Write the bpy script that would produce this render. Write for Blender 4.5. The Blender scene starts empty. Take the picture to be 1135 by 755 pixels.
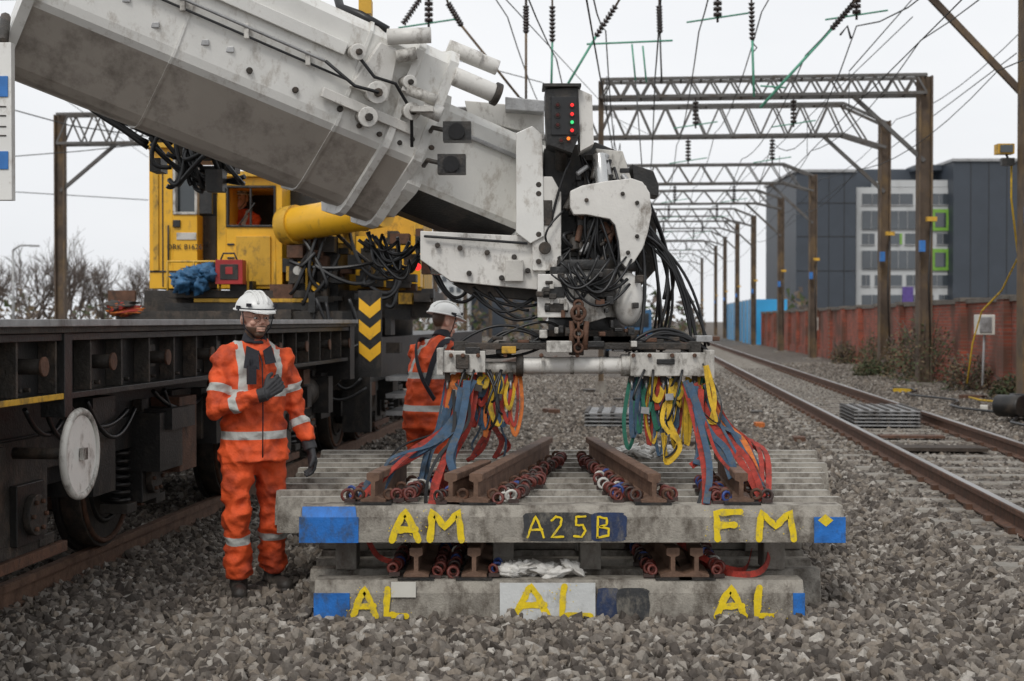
import bpy, math, random
from mathutils import Vector as V, Matrix, noise
random.seed(7)
R=random.random
def U(a,b): return a+(b-a)*random.random()
scene=bpy.context.scene
F=1576.0
EYE=1.65
def at(u,v,d):           # bearing/elevation survey reading + real distance -> metres
    return V(((u-567.5)/F*d, d, EYE-(v-355.0)/F*d))
TA=math.atan(0.0917); ST,CT=math.sin(TA),math.cos(TA)
def T(s,l,z=0.0):        # railway coordinates: s along the line, l to the right
    return V((s*ST+l*CT, s*CT-l*ST, z))
RT=Matrix.Rotation(-TA,3,'Z')
# ---------------------------------------------------------------- materials
def M(name,col,rough=.6,metal=0.0,var=.25,scale=5,bump=.25,bscale=60,dirt=None,damt=.5,dscale=3,spec=.5,emit=None):
    m=bpy.data.materials.new(name); m.use_nodes=True
    nt=m.node_tree; N=nt.nodes; L=nt.links; p=N['Principled BSDF']
    tc=N.new('ShaderNodeTexCoord')
    n=N.new('ShaderNodeTexNoise'); n.inputs['Scale'].default_value=scale; n.inputs['Detail'].default_value=6; n.inputs['Roughness'].default_value=.65
    L.new(tc.outputs['Object'],n.inputs['Vector'])
    r=N.new('ShaderNodeValToRGB'); r.color_ramp.elements[0].position=.3; r.color_ramp.elements[1].position=.7
    c0=[max(0,c*(1-var)) for c in col]; c1=[min(1,c*(1+var)) for c in col]
    r.color_ramp.elements[0].color=(*c0,1); r.color_ramp.elements[1].color=(*c1,1)
    L.new(n.outputs['Fac'],r.inputs['Fac']); out=r.outputs['Color']
    if dirt:
        n2=N.new('ShaderNodeTexNoise'); n2.inputs['Scale'].default_value=dscale; n2.inputs['Detail'].default_value=9; n2.inputs['Roughness'].default_value=.72
        mp=N.new('ShaderNodeMapping'); mp.inputs['Location'].default_value=(3.1,7.7,1.3); mp.inputs['Scale'].default_value=(1,1,.6)
        L.new(tc.outputs['Object'],mp.inputs['Vector']); L.new(mp.outputs['Vector'],n2.inputs['Vector'])
        r2=N.new('ShaderNodeValToRGB'); r2.color_ramp.elements[0].position=.62-.25*damt; r2.color_ramp.elements[1].position=.78-.22*damt
        L.new(n2.outputs['Fac'],r2.inputs['Fac'])
        mx=N.new('ShaderNodeMixRGB'); L.new(r2.outputs['Color'],mx.inputs['Fac']); L.new(out,mx.inputs['Color1']); mx.inputs['Color2'].default_value=(*dirt,1)
        out=mx.outputs['Color']
    L.new(out,p.inputs['Base Color'])
    p.inputs['Roughness'].default_value=rough; p.inputs['Metallic'].default_value=metal
    p.inputs['Specular IOR Level'].default_value=spec
    if bump>0:
        nb=N.new('ShaderNodeTexNoise'); nb.inputs['Scale'].default_value=bscale; nb.inputs['Detail'].default_value=4
        L.new(tc.outputs['Object'],nb.inputs['Vector'])
        b=N.new('ShaderNodeBump'); b.inputs['Strength'].default_value=bump; b.inputs['Distance'].default_value=.01
        L.new(nb.outputs['Fac'],b.inputs['Height']); L.new(b.outputs['Normal'],p.inputs['Normal'])
    if emit:
        p.inputs['Emission Color'].default_value=(*emit,1); p.inputs['Emission Strength'].default_value=1.2
    return m
WHITE=M('dirty_white_paint',(.73,.72,.685),.4,var=.08,scale=2,bump=.08,dirt=(.42,.38,.33),damt=.34,dscale=9)
WHITE3=M('oil_stained_white_paint',(.68,.66,.62),.42,var=.1,scale=3,bump=.12,dirt=(.22,.19,.16),damt=.38,dscale=10)
WHITE2=M('grimy_white_paint',(.52,.50,.46),.5,var=.15,scale=4,bump=.15,dirt=(.10,.085,.07),damt=.6,dscale=9)
UNDER=M('boom_underside_tone',(.40,.36,.315),.5,var=.12,scale=1.3,bump=.08,dirt=(.20,.175,.15),damt=.5,dscale=3.5)  # darker beige-grey than the white sides, for the lower boom faces
BLACK=M('black_oily_steel',(.016,.0155,.015),.42,var=.5,scale=8,bump=.3,dirt=(.055,.044,.035),damt=.45,dscale=6)
DARK=M('dark_grimy_steel',(.034,.029,.024),.6,var=.5,scale=9,bump=.5,dirt=(.10,.072,.053),damt=.5,dscale=8)
RUB=M('black_rubber_hose',(.011,.011,.012),.38,var=.3,bump=.05)
YEL=M('yellow_crane_paint',(.80,.43,.02),.4,var=.08,scale=3,bump=.05,dirt=(.38,.22,.05),damt=.25,dscale=9)
YELD=M('dirty_yellow_paint',(.62,.35,.03),.5,var=.15,scale=3,bump=.1,dirt=(.13,.085,.03),damt=.48,dscale=8)
GLASS=M('dark_window_glass',(.03,.04,.045),.06,var=.3,scale=2,bump=0,spec=.9)
RUST=M('rusty_steel',(.11,.052,.03),.75,var=.4,scale=12,bump=.5,dirt=(.05,.03,.02),damt=.5,dscale=14)
RUSTL=M('rail_rust_brown',(.16,.092,.06),.7,var=.3,scale=14,bump=.4,dirt=(.08,.042,.026),damt=.5,dscale=10)
RAILTOP=M('polished_rail_head',(.42,.41,.40),.32,metal=.8,var=.12,scale=9,bump=.05)
CONC=M('sleeper_concrete',(.30,.275,.235),.85,var=.25,scale=9,bump=.6,bscale=90,dirt=(.10,.083,.066),damt=.68,dscale=8)
CONCL=M('pale_sleeper_top',(.42,.40,.36),.85,var=.15,scale=9,bump=.4,bscale=90,dirt=(.18,.16,.13),damt=.5,dscale=8)
CONCD=M('weathered_concrete',(.25,.23,.20),.9,var=.22,scale=7,bump=.5,bscale=90,dirt=(.13,.10,.08),damt=.5,dscale=5)
BLUEP=M('blue_spray_paint',(.015,.15,.50),.6,var=.3,scale=9,bump=.3,dirt=(.04,.07,.13),damt=.48,dscale=11)
BLKP=M('black_spray_paint',(.035,.036,.038),.7,var=.4,scale=9,bump=.3,dirt=(.17,.155,.13),damt=.55,dscale=13)
NAVY=M('navy_spray_paint',(.018,.033,.085),.7,var=.4,scale=9,bump=.3,dirt=(.14,.13,.115),damt=.58,dscale=12)
YSP=M('yellow_spray_paint',(.80,.58,.01),.6,var=.12,scale=25,bump=.2,dirt=(.40,.32,.10),damt=.42,dscale=26)
SILV=M('pale_plate',(.60,.61,.60),.5,var=.1,scale=5,bump=.2,dirt=(.33,.33,.31),damt=.38,dscale=7)
GALV=M('galvanised_steel',(.36,.36,.36),.45,metal=.4,var=.2,scale=9,bump=.2,dirt=(.15,.14,.13),damt=.4)
MASTM=M('rusty_mast_steel',(.10,.072,.052),.8,var=.35,scale=2.5,bump=.3,dirt=(.20,.13,.06),damt=.5,dscale=1.5)
MASTG=M('grey_lattice_steel',(.11,.105,.10),.7,var=.3,scale=2,bump=.2,dirt=(.07,.05,.035),damt=.5,dscale=2)
INS=M('brown_porcelain',(.035,.025,.023),.25,var=.3,bump=0)
GRN=M('verdigris_rod',(.10,.34,.23),.6,var=.25,bump=0)
WIRE=M('dark_wire',(.04,.04,.04),.6,bump=0)
CHROME=M('piston_rod',(.55,.55,.54),.25,metal=.8,var=.1,bump=.05)
RED=M('red_webbing',(.34,.035,.022),.8,var=.35,scale=18,bump=.5,bscale=150,dirt=(.09,.028,.02),damt=.52,dscale=16)
BLUEW=M('blue_webbing',(.04,.08,.135),.8,var=.3,scale=18,bump=.5,bscale=150,dirt=(.09,.098,.10),damt=.55,dscale=16)
YELW=M('yellow_webbing',(.62,.39,.025),.8,var=.25,scale=18,bump=.5,bscale=150,dirt=(.24,.165,.035),damt=.52,dscale=16)
GRNW=M('green_webbing',(.02,.13,.085),.8,var=.3,scale=18,bump=.5,bscale=150)
ORGW=M('orange_webbing',(.52,.14,.025),.8,var=.3,scale=18,bump=.4,bscale=150,dirt=(.2,.07,.03),damt=.45,dscale=14)
BEADR=M('brown_red_clip',(.13,.03,.022),.5,var=.4,scale=20,bump=.1)
BEADD=M('dark_steel_clip',(.05,.03,.025),.5,var=.4,scale=20,bump=.1)
BEADW=M('white_clip',(.5,.48,.44),.5,var=.2,scale=20,bump=.1)
BEADB=M('blue_clip',(.03,.06,.22),.5,var=.3,scale=20,bump=.1)
BAG=M('white_woven_sack',(.68,.66,.62),.8,var=.12,scale=12,bump=.6,bscale=30,dirt=(.4,.37,.33),damt=.4,dscale=9)
TARP=M('blue_tarpaulin',(.035,.12,.24),.6,var=.3,scale=6,bump=.5,bscale=18)
REDB=M('red_plastic',(.35,.02,.02),.45,var=.2,bump=.05)
DARKGREY=M('dark_cladding',(.045,.055,.07),.5,var=.1,scale=.6,bump=.05)
WREND=M('white_render',(.50,.51,.51),.8,var=.06,scale=.5,bump=.1,dirt=(.38,.38,.37),damt=.3,dscale=.6)
WING=M('window_glazing',(.05,.06,.07),.08,var=.35,scale=.3,bump=0,spec=.9)
LIME=M('lime_panel',(.18,.38,.05),.5,bump=0)
PURP=M('purple_panel',(.10,.06,.25),.5,bump=0)
CYAN=M('blue_hoarding_paint',(.04,.36,.70),.5,var=.1,scale=.8,bump=.1)
TIMB=M('dark_timber',(.05,.037,.028),.85,var=.4,scale=8,bump=.6)
TWIG=M('bare_twigs',(.12,.095,.08),.9,var=.3,scale=1,bump=0)
LEAF=M('scrub_leaves',(.055,.075,.028),.8,var=.5,scale=6,bump=0)
LEAFB=M('dead_bramble',(.14,.10,.055),.85,var=.4,scale=6,bump=0)
LAMPR=M('red_indicator',(.6,.02,.02),.3,bump=0,emit=(1,.03,.03))
LAMPG=M('green_indicator',(.02,.4,.1),.3,bump=0,emit=(.05,.6,.2))
LAMPO=M('amber_indicator',(.7,.2,.02),.3,bump=0,emit=(1,.16,.02))
LAMPD=M('unlit_indicator',(.08,.02,.02),.2,bump=0)
LABEL=M('blue_label',(.03,.16,.45),.5,bump=0)
CREAM=M('cream_box',(.62,.60,.54),.5,bump=.05,var=.08)
# ---------------------------------------------------------------- mesh builder
class B:
    def __init__(s,name): s.name=name; s.v=[]; s.f=[]; s.mi=[]; s.sm=[]; s.mats=[]
    def mid(s,m):
        if m not in s.mats: s.mats.append(m)
        return s.mats.index(m)
    def add(s,vs,fs,mat,smooth=False):
        o=len(s.v); s.v.extend([V(x) for x in vs]); k=s.mid(mat)
        for i,f in enumerate(fs):
            s.f.append([o+j for j in f]); s.mi.append(k); s.sm.append(smooth if isinstance(smooth,bool) else smooth[i])
    def box(s,c,size,mat,rot=None):
        c=V(c); h=V(size)*.5; vs=[]
        for z in(-1,1):
            for y in(-1,1):
                for x in(-1,1):
                    p=V((x*h.x,y*h.y,z*h.z)); vs.append(c+(rot@p if rot else p))
        s.add(vs,[(0,2,3,1),(4,5,7,6),(0,1,5,4),(2,6,7,3),(0,4,6,2),(1,3,7,5)],mat)
    def tbox(s,s0,s1,l0,l1,z0,z1,mat):
        s.box(T((s0+s1)/2,(l0+l1)/2,(z0+z1)/2),(abs(l1-l0),abs(s1-s0),abs(z1-z0)),mat,RT)
    def pbox(s,u0,v0,u1,v1,d,t,mat):
        a=at(u0,v0,d); b=at(u1,v1,d)
        s.box(((a.x+b.x)/2,d+t/2,(a.z+b.z)/2),(abs(b.x-a.x),t,abs(a.z-b.z)),mat)
    def prism(s,pts,vec,mat):
        n=len(pts); vec=V(vec); vs=[V(p) for p in pts]+[V(p)+vec for p in pts]
        fs=[tuple(range(n)),tuple(reversed(range(n,2*n)))]+[(i,i+n,(i+1)%n+n,(i+1)%n) for i in range(n)]
        s.add(vs,fs,mat)
    def pprism(s,uv,d,t,mat): s.prism([at(u,v,d) for u,v in uv],(0,t,0),mat)
    def sweep(s,prof,pts,mat,up=V((0,0,1)),smooth=False,scales=None):
        pts=[V(p) for p in pts]; n=len(prof); vs=[]; side=None
        for i,p in enumerate(pts):
            d=(pts[min(i+1,len(pts)-1)]-pts[max(i-1,0)]).normalized()
            if side is None:
                u0=V(up) if abs(d.dot(up))<.97 else V((0,1,0))
                side=d.cross(u0).normalized()
            else:
                side=(side-d*side.dot(d)).normalized()
            uu=side.cross(d); k=scales[i] if scales else 1
            for q in prof: vs.append(p+side*q[0]*k+uu*q[1]*k)
        fs=[];sm=[]
        for i in range(len(pts)-1):
            for j in range(n):
                a=i*n+j;b=i*n+(j+1)%n
                fs.append((a,b,b+n,a+n)); sm.append(smooth)
        fs.append(tuple(reversed(range(n)))); sm.append(False)
        fs.append(tuple(range((len(pts)-1)*n,len(pts)*n))); sm.append(False)
        s.add(vs,fs,mat,sm)
    def tube(s,pts,r,mat,n=8,scales=None):
        s.sweep([(r*math.cos(2*math.pi*i/n),r*math.sin(2*math.pi*i/n)) for i in range(n)],pts,mat,smooth=True,scales=scales)
    def cyl(s,p0,p1,r,mat,n=20,r1=None):
        s.tube([p0,p1],r,mat,n,scales=[1,(r1/r if r1 is not None else 1)])
    def beam(s,p0,p1,w,h,mat,up=V((0,0,1))):
        s.sweep([(-w/2,-h/2),(w/2,-h/2),(w/2,h/2),(-w/2,h/2)],[p0,p1],mat,up=up)
    def ell(s,c,r,mat,n=14,m=9,rot=None,bumpy=0):
        vs=[];fs=[];c=V(c)
        if not hasattr(r,'__len__'): r=(r,r,r)
        for i in range(m+1):
            th=math.pi*i/m
            for j in range(n):
                ph=2*math.pi*j/n
                p=V((math.sin(th)*math.cos(ph),math.sin(th)*math.sin(ph),math.cos(th)))
                if bumpy: p=p*(1+bumpy*noise.noise(p*2.3+c*5))
                p=V((p.x*r[0],p.y*r[1],p.z*r[2]))
                vs.append(c+(rot@p if rot else p))
        for i in range(m):
            for j in range(n):
                fs.append((i*n+j,(i+1)*n+j,(i+1)*n+(j+1)%n,i*n+(j+1)%n))
        s.add(vs,fs,mat,True)
    def torus(s,c,ax,Rr,r,mat,n=20,k=6):
        ax=V(ax).normalized(); a=ax.orthogonal().normalized(); b=ax.cross(a); vs=[];fs=[]
        for i in range(n):
            t=2*math.pi*i/n; d=a*math.cos(t)+b*math.sin(t)
            for j in range(k):
                q=2*math.pi*j/k; vs.append(V(c)+d*(Rr+r*math.cos(q))+ax*r*math.sin(q))
        for i in range(n):
            for j in range(k):
                fs.append((i*k+j,((i+1)%n)*k+j,((i+1)%n)*k+(j+1)%k,i*k+(j+1)%k))
        s.add(vs,fs,mat,True)
    def hose(s,p0,p1,bulge,r,mat,n=6,k=14):
        p0=V(p0);p1=V(p1);c=(p0+p1)/2+V(bulge)*1.6
        s.tube([p0*(1-t)**2+c*2*t*(1-t)+p1*t*t for t in [i/k for i in range(k+1)]],r,mat,n)
    def strap(s,pts,w,mat,th=.006):
        q=[]; P=[V(p) for p in pts]                       # Catmull-Rom through the points
        for i in range(len(P)-1):
            a=P[max(i-1,0)];b=P[i];c=P[i+1];d=P[min(i+2,len(P)-1)]
            for k in range(6):
                t=k/6; q.append(.5*((2*b)+(c-a)*t+(2*a-5*b+4*c-d)*t*t+(3*b-a-3*c+d)*t**3))
        q.append(P[-1])
        s.sweep([(-w/2,-th/2),(w/2,-th/2),(w/2,th/2),(-w/2,th/2)],q,mat,up=V((U(-.3,.3),1,.1)))
    def raw(s):
        me=bpy.data.meshes.new(s.name); me.from_pydata([tuple(x) for x in s.v],[],s.f)
        for m in s.mats: me.materials.append(m)
        me.polygons.foreach_set('material_index',s.mi); me.polygons.foreach_set('use_smooth',s.sm)
        me.update(); return me
    def done(s,parent=None,bevel=0,origin=True):
        if origin and s.v and parent is None:
            xs=[p.x for p in s.v];ys=[p.y for p in s.v];zs=[p.z for p in s.v]
            o=V(((min(xs)+max(xs))/2,(min(ys)+max(ys))/2,min(zs)))
        else: o=V((0,0,0))
        s.v=[p-o for p in s.v]
        ob=bpy.data.objects.new(s.name,s.raw()); ob.location=o; scene.collection.objects.link(ob)
        if parent: ob.parent=parent
        if bevel:
            bv=ob.modifiers.new('bevel','BEVEL'); bv.width=bevel; bv.segments=2; bv.limit_method='ANGLE'; bv.angle_limit=math.radians(50)
        return ob
def empty(name,loc=(0,0,0)):
    e=bpy.data.objects.new(name,None); scene.collection.objects.link(e); e.empty_display_size=.3; return e
def text(name,body,loc,size,mat,parent,rz=0,align='CENTER',ext=.001):
    c=bpy.data.curves.new(name,'FONT'); c.body=body; c.size=size; c.extrude=ext; c.align_x=align; c.align_y='CENTER'
    ob=bpy.data.objects.new(name,c); scene.collection.objects.link(ob); ob.location=loc; ob.rotation_euler=(math.pi/2,0,rz)
    c.materials.append(mat); ob.parent=parent; return ob
RAIL=[(-.07,0),(.07,0),(.07,.012),(.012,.03),(.012,.11),(.036,.12),(.036,.155),(.03,.16),(-.03,.16),(-.036,.155),(-.036,.12),(-.012,.11),(-.012,.03),(-.07,.012)]
# ---------------------------------------------------------------- ground
def sstep(a,b,x):
    t=max(0,min(1,(x-a)/(b-a))); return t*t*(3-2*t)
def gz(l,s):
    z=.13*sstep(1.75,2.35,l)+.05*sstep(4.7,6.5,l)
    if l<1.9: z+=.045*noise.noise(V((l*.8,s*.5,0)))*(sstep(-2.6,-2.0,l))
    z+=.10*math.exp(-((l-1.55)/.35)**2)*sstep(11.5,14,s)*(1+.4*noise.noise(V((l,s*.9,3))))
    z-=.06*math.exp(-((l+.2)/1.1)**2)*sstep(12,16,s)
    return z
gm=bpy.data.materials.new('ballast_ground'); gm.use_nodes=True
nt=gm.node_tree;N=nt.nodes;L=nt.links;p=N['Principled BSDF'];tc=N.new('ShaderNodeTexCoord')
vo=N.new('ShaderNodeTexVoronoi'); vo.inputs['Scale'].default_value=19
L.new(tc.outputs['Object'],vo.inputs['Vector'])
big=N.new('ShaderNodeTexNoise'); big.inputs['Scale'].default_value=.7; big.inputs['Detail'].default_value=8
L.new(tc.outputs['Object'],big.inputs['Vector'])
hs=N.new('ShaderNodeSeparateColor'); L.new(vo.outputs['Color'],hs.inputs['Color'])
rp=N.new('ShaderNodeValToRGB'); rp.color_ramp.elements[0].color=(.048,.040,.033,1); rp.color_ramp.elements[1].color=(.22,.19,.16,1)
L.new(hs.outputs['Red'],rp.inputs['Fac'])
mx=N.new('ShaderNodeMixRGB'); mx.blend_type='MULTIPLY'; mx.inputs['Fac'].default_value=.6
r3=N.new('ShaderNodeValToRGB'); r3.color_ramp.elements[0].position=.35; r3.color_ramp.elements[0].color=(.55,.5,.45,1); r3.color_ramp.elements[1].position=.65
L.new(big.outputs['Fac'],r3.inputs['Fac']); L.new(rp.outputs['Color'],mx.inputs['Color1']); L.new(r3.outputs['Color'],mx.inputs['Color2'])
L.new(mx.outputs['Color'],p.inputs['Base Color']); p.inputs['Roughness'].default_value=.9
bp=N.new('ShaderNodeBump'); bp.inputs['Strength'].default_value=.9; bp.inputs['Distance'].default_value=.04; bp.invert=True
L.new(vo.outputs['Distance'],bp.inputs['Height']); L.new(bp.outputs['Normal'],p.inputs['Normal'])
ls=[-600,-200,-80,-40,-20,-12,-8,-6,-5]+[-4+.2*i for i in range(61)]+[9,12,20,40,90,250,700]
ss=[-30,-5,0,2,4]+[5+.4*i for i in range(90)]+[42,46,52,60,75,100,150,250,400,700,1200]
vs=[T(s,l,gz(l,s)) for s in ss for l in ls]; nl=len(ls)
g=B('ground'); g.add(vs,[(i*nl+j,i*nl+j+1,(i+1)*nl+j+1,(i+1)*nl+j) for i in range(len(ss)-1) for j in range(nl-1)],gm,True)
g.done(origin=False)
# stones
sm_=bpy.data.materials.new('ballast_stone'); sm_.use_nodes=True
nt=sm_.node_tree;N=nt.nodes;L=nt.links;p=N['Principled BSDF']
oi=N.new('ShaderNodeObjectInfo'); rp=N.new('ShaderNodeValToRGB'); cr=rp.color_ramp
cr.elements[0].color=(.05,.041,.034,1); cr.elements[1].color=(.40,.37,.33,1)
for pos,c in((.25,(.095,.078,.064,1)),(.5,(.155,.135,.115,1)),(.7,(.20,.165,.13,1)),(.9,(.25,.225,.195,1))):
    e=cr.elements.new(pos); e.color=c
L.new(oi.outputs['Random'],rp.inputs['Fac'])
tc=N.new('ShaderNodeTexCoord'); n=N.new('ShaderNodeTexNoise'); n.inputs['Scale'].default_value=2.2; n.inputs['Detail'].default_value=5
L.new(tc.outputs['Object'],n.inputs['Vector']); mx=N.new('ShaderNodeMixRGB'); mx.blend_type='OVERLAY'; mx.inputs['Fac'].default_value=.55
L.new(rp.outputs['Color'],mx.inputs['Color1']); L.new(n.outputs['Fac'],mx.inputs['Color2'])
L.new(mx.outputs['Color'],p.inputs['Base Color'])
p.inputs['Roughness'].default_value=.85
coll=bpy.data.collections.new('ballast_stones')
for k in range(10):
    vs=[];gr=(1+5**.5)/2
    ico=[(-1,gr,0),(1,gr,0),(-1,-gr,0),(1,-gr,0),(0,-1,gr),(0,1,gr),(0,-1,-gr),(0,1,-gr),(gr,0,-1),(gr,0,1),(-gr,0,-1),(-gr,0,1)]
    fc=[(0,11,5),(0,5,1),(0,1,7),(0,7,10),(0,10,11),(1,5,9),(5,11,4),(11,10,2),(10,7,6),(7,1,8),(3,9,4),(3,4,2),(3,2,6),(3,6,8),(3,8,9),(4,9,5),(2,4,11),(6,2,10),(8,6,7),(9,8,1)]
    sc=(U(.95,1.4),U(.65,1.0),U(.45,.75))
    for q in ico:
        w=V(q).normalized()*U(.66,1.3); vs.append(V((w.x*sc[0],w.y*sc[1],w.z*sc[2])))
    b=B('stone'); b.add(vs,fc,sm_)
    ob=bpy.data.objects.new('stone_%d'%k,b.raw()); coll.objects.link(ob)
def scatter(name,regions,density,s0,s1,seed,dz=0.0):
    b=B(name)
    for (sa,sb,la,lb,st) in regions:
        ns=max(1,int((sb-sa)/st)); nl=max(1,int((lb-la)/st)); vs=[]
        for i in range(ns+1):
            for j in range(nl+1):
                s=sa+(sb-sa)*i/ns; l=la+(lb-la)*j/nl; vs.append(T(s,l,gz(l,s)+dz))
        b.add(vs,[(i*(nl+1)+j,i*(nl+1)+j+1,(i+1)*(nl+1)+j+1,(i+1)*(nl+1)+j) for i in range(ns) for j in range(nl)],sm_)
    ob=b.done(origin=False)
    ng=bpy.data.node_groups.new(name,'GeometryNodeTree')
    ng.interface.new_socket('Geometry',in_out='INPUT',socket_type='NodeSocketGeometry'); ng.interface.new_socket('Geometry',in_out='OUTPUT',socket_type='NodeSocketGeometry')
    gi=ng.nodes.new('NodeGroupInput');go=ng.nodes.new('NodeGroupOutput')
    dp=ng.nodes.new('GeometryNodeDistributePointsOnFaces'); dp.inputs['Density'].default_value=density; dp.inputs['Seed'].default_value=seed
    ci=ng.nodes.new('GeometryNodeCollectionInfo'); ci.inputs['Collection'].default_value=coll; ci.inputs['Separate Children'].default_value=True; ci.inputs['Reset Children'].default_value=True
    ip=ng.nodes.new('GeometryNodeInstanceOnPoints'); ip.inputs['Pick Instance'].default_value=True
    rr=ng.nodes.new('FunctionNodeRandomValue'); rr.data_type='FLOAT_VECTOR'; rr.inputs[1].default_value=(6.28,6.28,6.28)
    rs=ng.nodes.new('FunctionNodeRandomValue'); rs.data_type='FLOAT'; rs.inputs[2].default_value=s0; rs.inputs[3].default_value=s1
    ng.links.new(gi.outputs[0],dp.inputs[0]); ng.links.new(dp.outputs['Points'],ip.inputs['Points']); ng.links.new(ci.outputs[0],ip.inputs['Instance'])
    ng.links.new(rr.outputs[0],ip.inputs['Rotation']); ng.links.new(rs.outputs[1],ip.inputs['Scale']); ng.links.new(ip.outputs[0],go.inputs[0])
    md=ob.modifiers.new('scatter','NODES'); md.node_group=ng
scatter('ballast_gravel',[(4.5,14,-6,2.4,.3),(4.5,14,4.5,6.9,.3)],780,.018,.052,1)
scatter('ballast_gravel',[(14,42,-6.2,2.5,.4),(14,50,4.5,7.0,.4)],250,.026,.055,2)
scatter('ballast_gravel',[(8,45,2.3,4.6,.3)],220,.02,.038,3,-.01)
# ---------------------------------------------------------------- tracks
def sleeper(b,c,length,w,h,mat,R3=None,ch=.045,hf=.7):
    R3=R3 or Matrix.Identity(3); c=V(c); prof=[(-w/2,0),(w/2,0),(w/2-.01,h*hf),(w/2-ch,h),(-w/2+ch,h),(-w/2+.01,h*hf)]
    pts=[]
    for x in(-length/2,length/2): pts+= [c+R3@V((x,q[0],q[1])) for q in prof]
    n=6; b.add(pts,[tuple(range(n)),tuple(reversed(range(n,2*n)))]+[(i,i+n,(i+1)%n+n,(i+1)%n) for i in range(n)],mat)
tr=B('railway_track')
for l in(2.68,4.13):
    tr.sweep(RAIL,[T(8,l,.145),T(220,l,.145)],RUST); tr.beam(T(8,l,.3065),T(220,l,.3065),.056,.004,RAILTOP)
s=9.0
while s<120:
    sleeper(tr,T(s,3.405,-.045),2.45,.26,.19,CONCD,RT)
    if s<45:
        for l in(2.68,4.13):
            for sg in(-1,1): tr.tbox(s-.05,s+.05,l+sg*.07,l+sg*.12,.14,.19,RUST)
    s+=.65
tr.done()
lt=B('railway_track')
for l in(-3.6,-5.05):
    lt.sweep(RAIL,[T(3.5,l,-.005),T(60,l,-.005)],RUSTL); lt.beam(T(3.5,l,.157),T(60,l,.157),.05,.004,RUSTL)
s=4.0
while s<45:
    lt.tbox(s-.12,s+.12,-5.7,-2.95,-.12,.015,TIMB); s+=.7
lt.done()
# ---------------------------------------------------------------- flat wagon
wg=empty('flat_wagon')
b=B('deck')
b.tbox(3.5,14.4,-5.7,-2.93,1.585,1.64,DARK)
b.tbox(3.5,14.4,-2.93,-2.90,1.618,1.655,GALV)
for i in range(54): b.tbox(3.6+i*.2,3.68+i*.2,-3.3,-2.96,1.641,1.652,GALV)
b.done(wg,.004)
b=B('side_sill')
b.tbox(3.5,14.3,-3.12,-3.08,1.25,1.585,BLACK)
b.tbox(3.5,14.3,-3.15,-2.96,1.545,1.583,BLACK)
b.tbox(3.5,14.3,-3.15,-2.97,1.24,1.272,BLACK)
b.tbox(3.5,7.15,-2.965,-2.955,1.245,1.275,YELD); b.tbox(7.05,7.15,-3.08,-2.95,1.15,1.585,BLACK)
for i in range(24):
    s=3.8+i*.46; b.tbox(s,s+.02,-3.08,-2.985,1.273,1.544,DARK)
    if i%2==0:
        b.cyl(T(s+.22,-3.08,1.42),T(s+.22,-2.95,1.42),.04,DARK,14); b.cyl(T(s+.22,-2.95,1.42),T(s+.22,-2.935,1.42),.05,RUST,14)
    for k in range(3): b.cyl(T(s+.1+k*.1,-3.08,1.30),T(s+.1+k*.1,-3.05,1.30),.013,DARK,6)
    if i%3==1: b.tbox(s+.12,s+.30,-3.078,-3.05,1.36,1.5,DARK)
b.done(wg,.003)
b=B('underframe')
b.tbox(3.5,14.2,-5.5,-3.3,1.0,1.25,BLACK); b.tbox(14.2,14.42,-5.7,-2.95,1.05,1.64,BLACK)
b.beam(T(9.9,-3.05,1.24),T(11.3,-3.0,.35),.07,.12,RUST); b.beam(T(12.3,-3.1,1.24),T(11.5,-3.05,.45),.06,.08,DARK)
b.tbox(6.2,13.8,-3.45,-3.35,.72,1.0,BLACK)
for k in range(34):
    s=U(5,14); b.tbox(s,s+U(.1,.5),-3.5,U(-3.3,-3.05),U(.6,.95),U(1.0,1.2),random.choice([DARK,BLACK,BLACK,RUST]))
for k in range(14):
    s=U(5,13); b.hose(T(s,-3.1,1.2),T(s+U(.5,1.2),-3.15,1.1),(0,0,-U(.1,.25)),.014,RUB)
for s in(13.2,11.0):
    b.cyl(T(s,-3.3,.95),T(s+.8,-3.3,.95),.15,DARK,16)
b.done(wg)
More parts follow.
